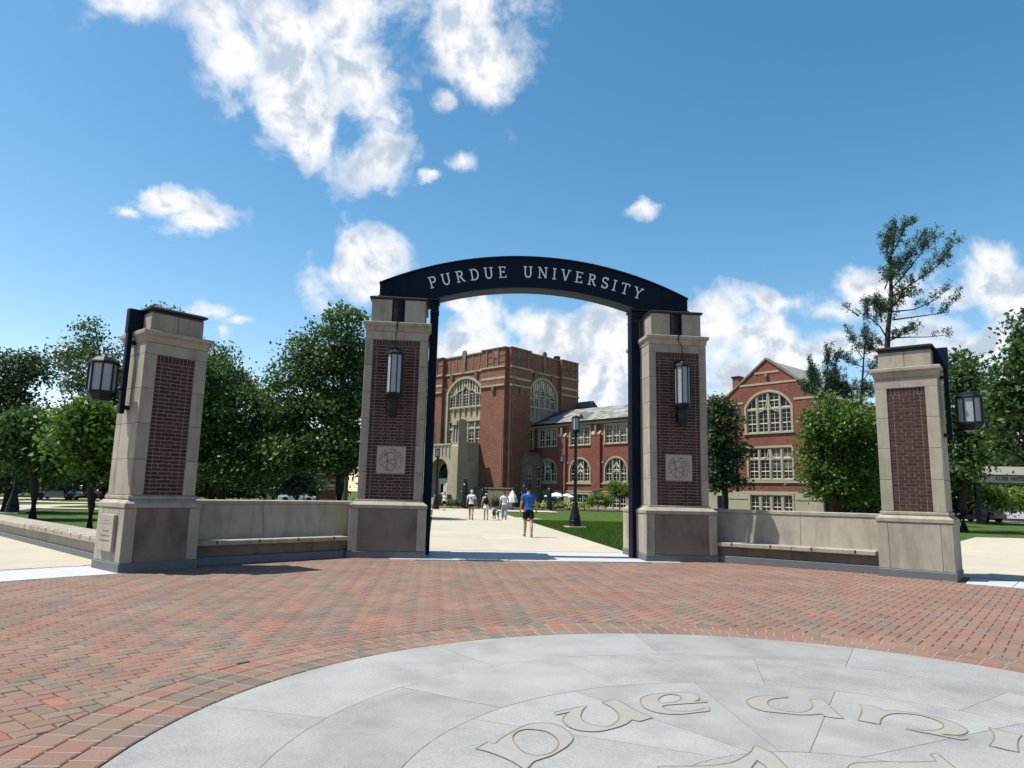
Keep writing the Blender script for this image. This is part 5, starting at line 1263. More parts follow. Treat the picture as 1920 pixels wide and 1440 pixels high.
px_tree('street_tree', 1965, 27, [(1925, 640, 40, 46), (1905, 700, 38, 36), (1910, 760, 48, 46), (1935, 815, 45, 30), (1960, 690, 60, 100), (1890, 735, 26, 26)], 2.4, 26000, .11, LEAF_MD, 'near green tree cut off by the right edge of the picture', seed=18, cl=.55, trunk_r=.2)
px_tree('yellow_locust', 1830, 68, [(1795, 872, 50, 18), (1760, 890, 60, 24), (1845, 918, 50, 14), (1890, 930, 50, 14), (1830, 934, 50, 14), (1930, 932, 40, 16)], 1.6, 12000, .15, LEAF_YG, 'low yellow-green tree beside the road on the right', seed=19, cl=.7, trunk_r=.15)
# far belt of trees closing the view on both sides
k = 0
for (px, Y, w_, top_, lab, m_) in ((-60, 85, 90, 800, 'distant tree at the far left edge', LEAF_DK), (80, 92, 70, 790, 'distant tree behind the left lamp post', LEAF_DK), (190, 88, 70, 800, 'distant dark tree left of the far left pier', LEAF_DK),
     (300, 95, 70, 790, 'distant tree hidden behind the far left pier', LEAF_DK), (400, 90, 70, 800, 'distant tree behind the left seat wall, nearest the outer pier', LEAF_DK), (500, 96, 60, 810, 'distant tree above the middle of the left seat wall', LEAF_DK), (580, 92, 50, 830, 'distant tree above the right half of the left seat wall', LEAF_DK),
     (1640, 66, 60, 800, 'tree behind the bright maple at the right', LEAF_DK), (1740, 80, 60, 800, 'tree far behind the far right pier', LEAF_MD), (1830, 84, 60, 830, 'tree beyond the road behind the hotel canopy', LEAF_MD), (1920, 80, 70, 850, 'tree beyond the road at the right edge', LEAF_MD), (2020, 82, 80, 820, 'tree beyond the road outside the right edge', LEAF_DK)):
    k += 1; hh = (928-top_)
    px_tree('distant_tree', px, Y, [(px, top_+hh*.35, w_*.8, hh*.4), (px-w_*.45, top_+hh*.6, w_*.6, hh*.34), (px+w_*.45, top_+hh*.62, w_*.6, hh*.34), (px, top_+hh*.82, w_*.9, hh*.22), (px-w_*.6, top_+hh*.95, w_*.7, hh*.14), (px+w_*.6, top_+hh*.95, w_*.7, hh*.14)], 2.0, 11000, .26, m_, lab, 'trees beyond the lawns', seed=30+k, cl=1.2, trunk_r=.3)

for i, px in enumerate((-40, 25, 70, 128, 200, 262, 330, 392, 452, 515, 560, 1690, 1750, 1870, 1935, 2010)):
    Yb = (66 + (i*7 % 5)) if px < 900 else 70 + (i*7 % 4)
    if i in (2, 8, 13): Yb += 3
    hb = (45 + (i*13 % 17)) if px < 900 else 30 + (i*13 % 14)
    yb_ = 925 + (px-960)*.0226
    side_ = 'left' if px < 900 else 'right'
    lab_ = ('dark understory bush at the far left edge', 'dark understory bush behind the far left lamp post', 'dark bush in front of the silver car at the left', 'dark bush right of the silver car', 'dark bush behind the left end of the far left pier', 'dark bush hidden behind the far left pier', 'dark bush just right of the far left pier', 'dark bush above the left half of the left seat wall', 'dark bush left of the stone post', 'dark bush right of the stone post', 'dark bush above the right part of the left seat wall', 'dark bush behind the left side of the far right pier', 'dark bush behind the right side of the far right pier', 'dark bush beyond the road under the hotel canopy', 'dark bush beyond the road at the right edge', 'dark bush beyond the road outside the right edge')[i]
    px_tree('understory_bush', px, Yb, [(px, yb_-hb*.5, 34, hb*.5), (px-22, yb_-hb*.35, 26, hb*.35), (px+24, yb_-hb*.38, 26, hb*.36)], .5, 3600, .22, LEAF_DK, lab_, 'dark bushes under the trees', seed=80+i, cl=.9, trunk_r=.06, cat='bush')
# pines: limbs surveyed in the view, built in depth with tufts of needles
PINEB = material('pine_bark', (0.026, 0.023, 0.020), .95, var=.3)
def pine(name, px, Y, trunk, limbs, label, n_tuft, seed, tuft=.30, tr=.2, needle=.095, mat=NEEDLE, dens=26):
    rng = np.random.default_rng(seed); rnd = random.Random(seed)
    b = at(px, 900, Y); root = thing(name, (b.x, b.y, 0), 0, label, 'tree')
    L_ = lambda p, dy=0: Vector((at(p[0], p[1], Y).x-b.x, dy, at(p[0], p[1], Y).z))
    tp = [Vector((L_(trunk[0]).x, 0, -.1))] + [L_(p) for p in trunk]
    n = len(tp); MB().tube(tp, [tr*.85*(1-.9*i/(n-1))+.02 for i in range(n)], 8).build('trunk', PINEB, root, smooth=True)
    lb = MB(); P = []
    for lm in limbs:
        pts = lm['p']; dy = lm.get('dy', rnd.uniform(-1.5, 1.5)); m = len(pts)
        w_ = [L_(p, dy*i/(m-1)) for i, p in enumerate(pts)]
        lb.tube(w_, [tr*.19*(1-.85*i/(m-1))+.008 for i in range(m)], 5)
        a = lm.get('a', .25); dn = int(lm.get('n', n_tuft)*1.35)
        for _ in range(dn):
            t = (a + (1.02-a)*rnd.random()**.8)*(m-1); i = min(int(t), m-2); p = w_[i].lerp(w_[i+1], t-i)
            spread = lm.get('s', .8)*.78
            off = Vector((rnd.gauss(0, spread*.5), rnd.gauss(0, spread*.5), abs(rnd.gauss(0, spread*.55)))); e = p+off
            lb.tube([p, p.lerp(e, .5)+Vector((0, 0, -.05)), e], [.014, .010, .006], 4)
            q = rng.normal(size=(dens, 3))*tuft*.42*np.array([.8, .8, 1.1]); P.append(np.array(e)+q+np.array([0, 0, tuft*.2]))
    o = lb.build('limbs', PINEB, root); o['kind'] = 'stuff'
    put('needles', leaf_mesh('needles', np.concatenate(P), .2, needle, mat, rng, aspect=.30), root)
    return root
Z = lambda *p: [(1480+.2708*x, 390+.2708*y) for x, y in p]
pine('white_pine', 1662, 45, [(1661, 800)] + Z((678, 970), (682, 850), (700, 700), (705, 560), (698, 400), (705, 320), (730, 200), (735, 90)),
 [dict(p=Z((705, 560), (800, 460), (930, 300), (1005, 190)), n=42, s=.75, a=.1), dict(p=Z((705, 620), (850, 520), (970, 430), (1055, 290)), n=40, s=.7, a=.1), dict(p=Z((700, 480), (790, 400), (880, 300), (950, 180)), n=26, s=.6),
  dict(p=Z((700, 720), (850, 710), (960, 660), (1085, 560)), n=12, s=.5, a=.4), dict(p=Z((715, 775), (900, 750), (1050, 730), (1180, 615)), n=13, s=.5, a=.55), dict(p=Z((700, 900), (850, 885), (1000, 875), (1200, 848)), n=4, s=.4, a=.3),
  dict(p=Z((690, 920), (780, 880), (860, 840), (940, 800)), n=24, s=.55, a=.2), dict(p=Z((665, 885), (600, 830), (500, 780), (440, 700)), n=22, s=.55, a=.35), dict(p=Z((480, 750), (430, 720), (370, 695)), n=3, s=.3), dict(p=Z((640, 790), (590, 730), (510, 680)), n=26, s=.6, a=.2),
  dict(p=Z((700, 700), (650, 690), (600, 650)), n=16, s=.55), dict(p=Z((695, 380), (655, 310), (632, 240)), n=20, s=.5), dict(p=Z((700, 330), (740, 260), (780, 150), (825, 110)), n=20, s=.5), dict(p=Z((705, 320), (720, 220), (735, 90)), n=26, s=.6),
  dict(p=Z((705, 560), (700, 470), (740, 380)), n=30, s=.8), dict(p=Z((700, 700), (770, 620), (840, 600)), n=24, s=.7), dict(p=Z((690, 800), (700, 720), (760, 640)), n=26, s=.8), dict(p=Z((660, 560), (650, 520), (690, 440)), n=14, s=.5), dict(p=Z((690, 960), (640, 930), (600, 920)), n=10, s=.4)],
 'tall wind-swept pine standing behind the far right pier', 20, 5, tr=.24)
pine('scrub_pine', 1612, 52, [(1612, 850)] + Z((500, 1300), (505, 1200), (515, 1050), (530, 850)),
 [dict(p=Z((505, 1200), (560, 1120), (600, 1050)), n=20, s=.7), dict(p=Z((510, 1100), (450, 1060), (400, 1010)), n=24, s=.7), dict(p=Z((515, 1050), (460, 960), (430, 850)), n=20, s=.6), dict(p=Z((520, 1000), (530, 930), (530, 850)), n=24, s=.6), dict(p=Z((515, 1020), (570, 960), (600, 990)), n=18, s=.6), dict(p=Z((505, 1250), (450, 1250), (400, 1200)), n=30, s=.8), dict(p=Z((505, 1250), (550, 1250), (590, 1240)), n=30, s=.8), dict(p=Z((500, 1300), (440, 1310), (380, 1300)), n=36, s=.9), dict(p=Z((500, 1300), (560, 1310), (610, 1300)), n=30, s=.9)],
 'ragged pale pine between the gabled wing and the far right pier', 20, 7, tr=.16)
pine('spiky_conifer', 1545, 52, [(1547, 880)] + Z((245, 1300), (255, 1200), (265, 1100), (265, 970)),
 [dict(p=Z((255, 1250), (262, 1100), (262, 970)), n=34, s=.35), dict(p=Z((255, 1250), (310, 1150), (330, 1040)), n=22, s=.35), dict(p=Z((250, 1270), (180, 1190), (165, 1110)), n=22, s=.35), dict(p=Z((250, 1280), (210, 1180), (218, 1100)), n=22, s=.35), dict(p=Z((240, 1300), (130, 1220), (95, 1075)), n=26, s=.35), dict(p=Z((250, 1290), (350, 1220), (372, 1140)), n=22, s=.35), dict(p=Z((250, 1300), (300, 1230), (290, 1180)), n=40, s=.8), dict(p=Z((250, 1320), (170, 1280), (150, 1230)), n=44, s=.8), dict(p=Z((250, 1320), (340, 1290), (360, 1260)), n=44, s=.9)],
 'dark many-spired conifer rising beside the gable', 20, 9, tr=.14)

# ------------------------------------------------------------------ garden plants
def shrub(name, px, py, Y, r, h, n, size, mat, label, cat='shrub', group=None, seed=1):
    b = at(px, py, Y)
    return tree(name, (b.x, b.y), h*.25, [(0, 0, h*.5, r, r, h*.45), (r*.5, .1, h*.4, r*.6, r*.6, h*.36), (-r*.5, -.1, h*.42, r*.6, r*.6, h*.36)], n, size, mat, label, group, trunk_r=.05, seed=seed, cl=.35, cat=cat, per=20)
px_tree('lollipop_tree', 1161, 78, [(1161, 912, 21, 12), (1150, 920, 14, 9), (1174, 922, 12, 10)], 1.2, 4500, .10, LEAF_YG, 'small round yellow-green tree in front of the wing windows', seed=41, cl=.4, trunk_r=.05)
px_tree('golden_bush', 1122, 76, [(1118, 935, 14, 11), (1134, 938, 15, 12), (1108, 938, 10, 9)], .6, 4000, .09, LEAF_YG, 'rounded golden green bush left of the small round tree', seed=42, cl=.4, trunk_r=.05, cat='bush')
for i, (px, r) in enumerate(((1018, .9), (1034, .8), (1050, .7), (1068, .8), (1082, .7), (1096, .8))):
    shrub('hosta_clump', px, 945, 78, r, .95, 420, .14, HOSTA, ('leftmost yellow clump of the bed, beside the bronze figure', 'second yellow clump from the left in the bed', 'yellow clump just left of the far lamp post', 'yellow clump just right of the far lamp post', 'yellow clump left of the golden bush, next to the near lamp post', 'rightmost yellow clump of the bed, right of the near lamp post')[i], 'plant', 'yellow clumps in the bed', seed=50+i)
for i, (px, r, lab) in enumerate(((846, .9, 'low grey-green shrub left of the walkers'), (860, .7, 'small round green shrub left of the walkers'), (874, .6, 'dark little shrub behind the first walker'), (897, .8, 'low shrub between the first two walkers'), (926, .7, 'low shrub above the dog'), (938, .6, 'dark shrub left of the woman in white'))):
    shrub('low_shrub', px, 950, 76, r, 1.1, 900, .09, LEAF_DK if i > 1 else LEAF_GR, lab, 'shrub', 'shrubs at the foot of the hall', seed=60+i)
# near grass: blades on the lawns just beyond the gateway
def blades(name, polys, n, label, h=.055):
    rng = np.random.default_rng(4); P = []
    for (x0, x1, y0, y1) in polys:
        m = int(n*(x1-x0)*(y1-y0)/sum((p[1]-p[0])*(p[3]-p[2]) for p in polys)); P.append(np.c_[rng.uniform(x0, x1, m), rng.uniform(y0, y1, m)])
    P = np.concatenate(P); n = len(P); w = np.empty((n, 3)); w[:, 0] = GO.x+P[:, 0]*GC-P[:, 1]*GS; w[:, 1] = GO.y+P[:, 0]*GS+P[:, 1]*GC; w[:, 2] = -.06
    a = rng.uniform(0, 2*PI, n); d = np.c_[np.cos(a), np.sin(a), np.zeros(n)]*.012*rng.uniform(.6, 1.6, n)[:, None]
    tip = w + np.c_[rng.normal(0, .025, n), rng.normal(0, .025, n), h*rng.uniform(.6, 1.5, n)+.02]
    v = np.stack([w-d, w+d, tip], 1).astype(np.float32)
    me = bpy.data.meshes.new(name); me.vertices.add(3*n); me.vertices.foreach_set('co', v.ravel()); me.loops.add(3*n); me.loops.foreach_set('vertex_index', np.arange(3*n, dtype=np.int32)); me.polygons.add(n)
    me.polygons.foreach_set('loop_start', np.arange(0, 3*n, 3, dtype=np.int32)); me.polygons.foreach_set('loop_total', np.full(n, 3, np.int32)); me.materials.append(BLADE); me.update()
    return tag(put(name, me), label, 'grass', kind='stuff')
blades('grass', [(3.1, 13, 1.3, 26), (-6.5, -2.75, 1.3, 28)], 170000, 'short green grass blades on the lawns beside the walk')

# ------------------------------------------------------------------ lamp posts
def lamp_post(x, y, label, h=5.55):
    rt = thing('lamp_post', (x, y, 0), .2, label, 'lamp post', 'black lamp posts on the lawns')
    MB().cbox(-.48, .48, -.48, .48, -.06, .03, .01).build('concrete_pad', CONC, rt)
    MB().lathe(0, 0, [(.33, .03), (.33, .10), (.31, .14), (.32, .30), (.29, .36), (.30, .42), (.22, .70), (.15, 1.05), (.12, 1.15), (.13, 1.2), (.095, 1.28)], 12).build('base', BLACK, rt)
    MB().lathe(0, 0, [(.092, 1.25), (.088, 2.6), (.075, h-1.15), (.11, h-1.12), (.11, h-1.05), (.06, h-1.0), (.17, h-.86), (.2, h-.83)], 12).build('pole', BLACK, rt)
    lantern(rt, 0, 0, h-.80, h-.12, .205)
    return rt
lp = [(gp(1078, 988), 'tall black lamp post on the lawn right of the walkers'), (gp(1053.5, 954), 'farther black lamp post in the flower bed right of the man in blue'), (gp(817, 955), 'black lamp post in front of the hall doorway'), (gp(22, 962), 'black lamp post standing in tree shade at the far left')]
for i, (p, lab) in enumerate(lp): lamp_post(p.x, p.y, lab, 5.75 if i != 1 else 6.3)

# ------------------------------------------------------------------ people, dog, sculptures
def skin(name, J, bones, mat, parent, sub=2, rootj=None, flat=None):
    """continuous body: J name -> (x, y, z, r[, ry]); bones are the edges"""
    names = list(J); idx = {n: i for i, n in enumerate(names)}
    me = bpy.data.meshes.new(name + '_sk'); me.from_pydata([J[n][:3] for n in names], [(idx[a], idx[b]) for a, b in bones], []); me.update()
    o = bpy.data.objects.new(name + '_sk', me); col.objects.link(o)
    o.modifiers.new('s', 'SKIN'); sm = o.modifiers.new('u', 'SUBSURF'); sm.levels = sub; sm.render_levels = sub
    sv = me.skin_vertices[0].data if me.skin_vertices else None
    for i, n in enumerate(names):
        r = J[n][3]; r2 = J[n][4] if len(J[n]) > 4 else r
        sv[i].radius = (r, r2); sv[i].use_root = (n == (rootj or names[0]))
    bpy.context.view_layer.update()
    dg = bpy.context.evaluated_depsgraph_get(); ev = o.evaluated_get(dg)
    m2 = bpy.data.meshes.new_from_object(ev); m2.name = name; m2.materials.clear(); m2.materials.append(mat)
    m2.polygons.foreach_set('use_smooth', [True]*len(m2.polygons))
    bpy.data.objects.remove(o); bpy.data.meshes.remove(me)
    return put(name, m2, parent)
def blob(name, c, r, mat, parent, n=14, cut=None):
    mb = MB(); rr = []
    for i in range(1, n):
        t = -PI/2 + PI*i/n; rr.append([(c[0]+r[0]*math.cos(t)*math.cos(2*PI*k/n), c[1]+r[1]*math.cos(t)*math.sin(2*PI*k/n), c[2]+r[2]*math.sin(t)) for k in range(n)])
    if cut is not None: rr = [q for q in rr if q[0][2] >= cut]
    mb.rings(rr); return mb.build(name, mat, parent, smooth=True)
SKINM = material('tanned_skin', (0.42, 0.25, 0.17), 0.55, spec=0.3)
SKINL = material('fair_skin', (0.55, 0.36, 0.27), 0.55, spec=0.3)
CL = {n: material(n, c, 0.85, var=.12, var_scale=7, bump=.4, bump_scale=14, spec=.15) for n, c in (('blue_shirt_cloth', (0.035, 0.115, 0.36)), ('black_cloth', (0.012, 0.012, 0.014)), ('white_cloth', (0.72, 0.71, 0.72)), ('pink_cloth', (0.62, 0.42, 0.40)), ('grey_striped_cloth', (0.40, 0.39, 0.46)), ('dark_hair', (0.018, 0.014, 0.012)), ('auburn_hair', (0.20, 0.085, 0.045)), ('brown_leather', (0.10, 0.055, 0.035)), ('dark_shoe', (0.03, 0.028, 0.027)), ('grey_shoe', (0.16, 0.15, 0.14)), ('sole_white', (.6, .6, .58)))}
def person(x, y, h, rz, label, skinm, top, bottom, hair, shoe, stance=.20, sleeve=.5, leg='shorts', arm_out=.0, elbow=(0, 0), hairlen=0, build=1.0, head_tilt=0.0, extra=None, lift=0.10):
    k = h/1.78; rt = thing('person', (x, y, 0), rz, label, 'person')
    b = build
    hy = head_tilt
    def arm(sx, bend):
        shx = .185*b*k
        el = (sx*(shx+.045*k+arm_out*.3), -.03*k+bend*.10, 1.13*k); wr = (sx*(shx+.050*k+arm_out*.7-abs(bend)*.10), .05*k+bend*.28, (.88+abs(bend)*.16)*k)
        return el, wr
    J = {'pelvis': (0, 0, .97*k, .135*b*k, .105*b*k), 'waist': (0, -.005, 1.10*k, .125*b*k, .092*b*k), 'chest': (0, 0, 1.28*k, .15*b*k, .105*b*k), 'collar': (0, -.01, 1.44*k, .10*k, .075*k), 'neck': (0, .0, 1.51*k, .052*k), 'jaw': (0, .02+hy*.5, 1.585*k, .066*k, .078*k), 'skull': (0, .012+hy, 1.675*k, .078*k, .092*k), 'crown': (0, .0+hy, 1.735*k, .048*k, .055*k), 'nose': (0, .115+hy, 1.635*k, .014*k)}
    Bn = [('pelvis', 'waist'), ('waist', 'chest'), ('chest', 'collar'), ('collar', 'neck'), ('neck', 'jaw'), ('jaw', 'skull'), ('skull', 'crown'), ('skull', 'nose')]
    for s_, sx, st in (('l', -1, 1), ('r', 1, -1)):
        el, wr = arm(sx, elbow[0] if s_ == 'l' else elbow[1])
        J['sh'+s_] = (sx*.175*b*k, -.01, 1.42*k, .062*k); J['el'+s_] = (*el, .042*k); J['wr'+s_] = (*wr, .026*k)
        d = (Vector(wr)-Vector(el)).normalized(); hand = Vector(wr)+d*.075*k; J['pa'+s_] = (*hand, .036*k, .018*k)
        Bn += [('collar', 'sh'+s_), ('sh'+s_, 'el'+s_), ('el'+s_, 'wr'+s_), ('wr'+s_, 'pa'+s_)]
        for f_ in range(4):
            q = hand + d*(.075+.012*(1 if f_ in (1, 2) else -.3))*k + Vector((0, (f_-1.5)*.021*k, 0)) - Vector((sx*.012*k, 0, 0)); J['f%d%s' % (f_, s_)] = (*q, .0085*k); Bn.append(('pa'+s_, 'f%d%s' % (f_, s_)))
        q = Vector(wr)+d*.07*k+Vector((-sx*.01, .05*k, 0)); J['th'+s_] = (*q, .0095*k); Bn.append(('wr'+s_, 'th'+s_))
        stp = st*stance
        J['hp'+s_] = (sx*.09*b*k, 0, .90*k, .094*b*k, .098*b*k); J['kn'+s_] = (sx*.095*k, stp*.55+.03, .50*k, .058*b*k); J['ca'+s_] = (sx*.097*k, stp*.82-.03, .34*k, .056*b*k)
        back = stp < 0
        az = (.12 if back else .075)*k; J['an'+s_] = (sx*.10*k, stp*1.1, az, .037*k); J['to'+s_] = (sx*.115*k, stp*1.1+.15*k, .038*k, .036*k, .03*k)
        Bn += [('pelvis', 'hp'+s_), ('hp'+s_, 'kn'+s_), ('kn'+s_, 'ca'+s_), ('ca'+s_, 'an'+s_), ('an'+s_, 'to'+s_)]
    skin('body', J, Bn, skinm, rt, 2, 'pelvis')
    def grow(keys, f=1.0, add=.012): return {q: (*J[q][:3], *[v*f+add for v in J[q][3:]]) for q in keys}
    T_ = grow(['pelvis', 'waist', 'chest', 'collar', 'shl', 'shr'], 1.08, .015)
    T_['hem'] = (0, 0, .915*k, .150*b*k, .125*b*k); ex = [('hem', 'pelvis')]
    for s_ in 'lr':
        a, e = Vector(J['sh'+s_][:3]), Vector(J['el'+s_][:3]); q = a.lerp(e, sleeve); T_['sl'+s_] = (*q, .062*k+.012); ex += [('collar', 'sh'+s_), ('sh'+s_, 'sl'+s_)]
    skin('shirt', T_, [('pelvis', 'waist'), ('waist', 'chest'), ('chest', 'collar')] + ex, top, rt, 2, 'waist')
    if leg == 'skirt':
        MB().rings([[(r_*b*k*math.cos(2*PI*i/18)*(1+.05*math.sin(i*2.3)), r_*.82*b*k*math.sin(2*PI*i/18), z_*k) for i in range(18)] for z_, r_ in ((.70, .215), (.80, .20), (.92, .17), (1.02, .145))]).build('skirt', bottom, rt, smooth=True)
    else:
        S_ = grow(['pelvis'], 1.06, .012); S_['wb'] = (0, 0, 1.03*k, .145*b*k, .115*b*k); ex = [('wb', 'pelvis')]
        for s_ in 'lr':
            hp, kn = Vector(J['hp'+s_][:3]), Vector(J['kn'+s_][:3]); S_['hp'+s_] = (*hp, .112*b*k); ex.append(('pelvis', 'hp'+s_))
            if leg == 'shorts': q = hp.lerp(kn, .78); S_['hm'+s_] = (*q, .105*b*k); ex.append(('hp'+s_, 'hm'+s_))
            elif leg == 'short_shorts': q = hp.lerp(kn, .42); S_['hm'+s_] = (*q, .11*b*k); ex.append(('hp'+s_, 'hm'+s_))
            else:
                S_['kn'+s_] = (*kn, .10*k); an = J['an'+s_]; S_['hm'+s_] = (an[0], an[1]-.01, .11*k, .115*k, .12*k); ex += [('hp'+s_, 'kn'+s_), ('kn'+s_, 'hm'+s_)]
        skin('trousers' if leg == 'long' else 'shorts', S_, ex, bottom, rt, 2, 'pelvis')
    for s_ in 'lr':
        an, to = J['an'+s_], J['to'+s_]
        skin('shoe', {'h': (an[0], an[1]-.03, .055*k, .048*k), 'm': ((an[0]+to[0])/2, (an[1]+to[1])/2, .05*k, .047*k), 't': (to[0], to[1]+.02, .04*k, .042*k, .032*k), 'u': (an[0], an[1], an[2]+.01, .045*k)}, [('h', 'm'), ('m', 't'), ('h', 'u')], shoe, rt, 1, 'm')
    hh = {'c': (0, -.018+hy, 1.70*k, .087*k, .098*k), 't': (0, -.01+hy, 1.755*k, .058*k, .065*k), 'n': (0, -.045+hy*.6, 1.61*k, .066*k, .055*k)}
    be = [('c', 't'), ('c', 'n')]
    if hairlen: hh['l'] = (0, -.075, (1.60-hairlen)*k, .05*k, .03*k); be.append(('n', 'l'))
    skin('hair', hh, be, hair, rt, 2, 'c')
    for sx in (-1, 1): blob('ear', (sx*.082*k, .005+hy, 1.65*k), (.012, .022, .032), skinm, rt, 6)
    return rt, k
C_ = CL
mp = gp(990, 1007); person(mp.x, mp.y, 1.93, .05, 'man in a blue T-shirt and black shorts walking away up the walk', SKINM, C_['blue_shirt_cloth'], C_['black_cloth'], C_['dark_hair'], C_['grey_shoe'], stance=.24, sleeve=.62, arm_out=.045, build=1.08)
p1 = gp(883, 974.5); r1, k1 = person(p1.x, p1.y, 1.78, -.05, 'walker in white T-shirt and short black shorts with head bowed, leftmost of the group', SKINM, C_['white_cloth'], C_['black_cloth'], C_['white_cloth'], C_['black_cloth'], stance=.2, sleeve=.6, arm_out=.08, leg='short_shorts', build=1.1, head_tilt=.10, elbow=(0, .5))
MB().tube([(-.17, -.04, 1.46), (-.02, -.15, 1.28), (.15, -.06, 1.12)], .014, 5).build('bag_strap', C_['brown_leather'], r1)
p2 = gp(911, 975); r2, k2 = person(p2.x, p2.y, 1.68, .0, 'woman in a pink top and white skirt with a black backpack, beside the dog', SKINL, C_['pink_cloth'], C_['white_cloth'], C_['dark_hair'], C_['grey_shoe'], stance=.10, sleeve=.5, leg='skirt', arm_out=.10, hairlen=.12, build=1.0)
blob('backpack', (0, -.20, 1.14), (.15, .10, .23), C_['black_cloth'], r2); blob('hat', (0, -.0, 1.63), (.115, .12, .10), C_['black_cloth'], r2, 12, 1.56)
for s_ in (-1, 1): blob('ribbon', (s_*.045, -.12, 1.56), (.05, .02, .035), C_['white_cloth'], r2, 8)
p3 = gp(945, 974.5); r3, k3 = person(p3.x, p3.y, 1.74, .0, 'person in loose white shirt and long grey striped trousers, right of the dog', SKINL, C_['white_cloth'], C_['grey_striped_cloth'], C_['auburn_hair'], C_['dark_shoe'], stance=.12, sleeve=.75, leg='long', arm_out=.05, build=1.12, elbow=(0, .45))
p4 = gp(833, 957.5); person(p4.x, p4.y, 1.62, 2.9, 'distant person in white standing near the hall steps', SKINL, C_['white_cloth'], C_['black_cloth'], C_['dark_hair'], C_['dark_shoe'], stance=.05)
# the dog
dp = gp(928, 974.5); dog = thing('dog', (dp.x, dp.y, 0), .35, 'black and white shaggy dog walking away on a lead', 'dog')
FUR = material('black_fur', (0.018, 0.018, 0.02), .8, bump=.8, bump_scale=50); FURW = material('white_fur', (0.5, 0.5, 0.48), .85, bump=.8, bump_scale=50)
J = {'rump': (0, -.30, .50, .125), 'loin': (0, -.12, .52, .115), 'chest': (0, .15, .50, .14), 'neck': (0, .32, .60, .09), 'head': (0, .43, .70, .085), 'muz': (0, .56, .66, .04), 'tail': (0, -.44, .50, .035), 'tail2': (.02, -.56, .34, .05), 'tail3': (.03, -.60, .22, .02), 'e1': (.055, .41, .79, .018), 'e2': (-.055, .41, .79, .018)}
Bn = [('rump', 'loin'), ('loin', 'chest'), ('chest', 'neck'), ('neck', 'head'), ('head', 'muz'), ('rump', 'tail'), ('tail', 'tail2'), ('tail2', 'tail3'), ('head', 'e1'), ('head', 'e2')]
for s_, sx, o_ in (('l', -1, .06), ('r', 1, -.06)):
    J['th'+s_] = (sx*.08, -.28+o_, .40, .075); J['k'+s_] = (sx*.085, -.20+o_, .29, .045); J['hk'+s_] = (sx*.085, -.38+o_, .17, .026); J['hp'+s_] = (sx*.085, -.33+o_, .03, .028)
    J['sh'+s_] = (sx*.08, .18-o_, .36, .055); J['fk'+s_] = (sx*.085, .17-o_, .19, .028); J['fp'+s_] = (sx*.085, .19-o_, .03, .028)
    Bn += [('rump', 'th'+s_), ('th'+s_, 'k'+s_), ('k'+s_, 'hk'+s_), ('hk'+s_, 'hp'+s_), ('chest', 'sh'+s_), ('sh'+s_, 'fk'+s_), ('fk'+s_, 'fp'+s_)]
skin('body', J, Bn, FUR, dog, 2, 'loin')
skin('ruff', {'a': (0, .27, .57, .125), 'b': (0, .34, .64, .10), 'c': (0, .22, .50, .12)}, [('a', 'b'), ('a', 'c')], FURW, dog, 2, 'a')
blob('rear_fur', (0, -.385, .43), (.085, .07, .12), FURW, dog)
ld = dog; MB().tube([(0, .25, .72), (.2, .1, .80), (.45, -.02, .92)], .008, 5).build('lead', C_['brown_leather'], dog)
# cloaked bronze sculptures
def cloak(px, pyb, Y, h, label, arm=0):
    b = at(px, pyb, Y); rt = thing('bronze_figure', (b.x, b.y, 0), random.uniform(-.5, .5), label, 'sculpture', 'cloaked bronze figures in front of the hall')
    k = h/2.6; z0 = 0
    rr = []
    for z, rx, ry, oy in ((0, .52, .42, 0), (.25, .50, .40, 0), (.9, .42, .34, .02), (1.5, .38, .28, .03), (2.0, .40, .26, .0), (2.18, .30, .2, .02), (2.26, .13, .12, .04)):
        rr.append([(rx*.62*k*math.cos(2*PI*i/20)*(1+.08*math.sin(i*2.9+z)), (oy+ry*math.sin(2*PI*i/20)*(1+.1*math.sin(i*4.1)))*k, z*k) for i in range(20)])
    MB().rings(rr).build('robe', BRONZE, rt, smooth=True)
    skin('body', {'n': (0, .04*k, 2.24*k, .07*k), 'h': (0, .08*k, 2.42*k, .11*k, .13*k), 't': (0, .06*k, 2.54*k, .07*k), 's1': (.19*k, .0, 2.08*k, .08*k), 's2': (-.19*k, .0, 2.08*k, .08*k), 'a1': (.32*k, -.1*k, 1.7*k, .08*k), 'h1': ((.34+arm*.2)*k, -.34*k, (1.75+arm*.9)*k, .05*k), 'a2': (-.30*k, .05*k, 1.6*k, .08*k), 'h2': (-.28*k, -.2*k, 1.3*k, .05*k)},
         [('n', 'h'), ('h', 't'), ('n', 's1'), ('n', 's2'), ('s1', 'a1'), ('a1', 'h1'), ('s2', 'a2'), ('a2', 'h2')], BRONZE, rt, 2, 'n')
    skin('hood', {'h': (0, .0, 2.44*k, .14*k, .15*k), 't': (0, .02*k, 2.58*k, .10*k), 'n': (0, -.04*k, 2.22*k, .16*k, .12*k)}, [('h', 't'), ('h', 'n')], BRONZE, rt, 2, 'h')
    MB().lathe(0, 0, [(.62*k, -.06), (.62*k, .0), (.58*k, .05)], 16).build('plinth', BRONZE, rt)
    return rt
cloak(871, 946, 74, 3.0, 'cloaked bronze figure left of the first walker')
cloak(905, 948, 76, 2.4, 'slender bronze figure behind the woman with the backpack', 1)
cloak(984, 945, 72, 3.0, 'tall bronze figure directly behind the man in blue', 1)
cloak(1030, 948, 76, 2.7, 'bronze figure among the yellow flower clumps', .3)
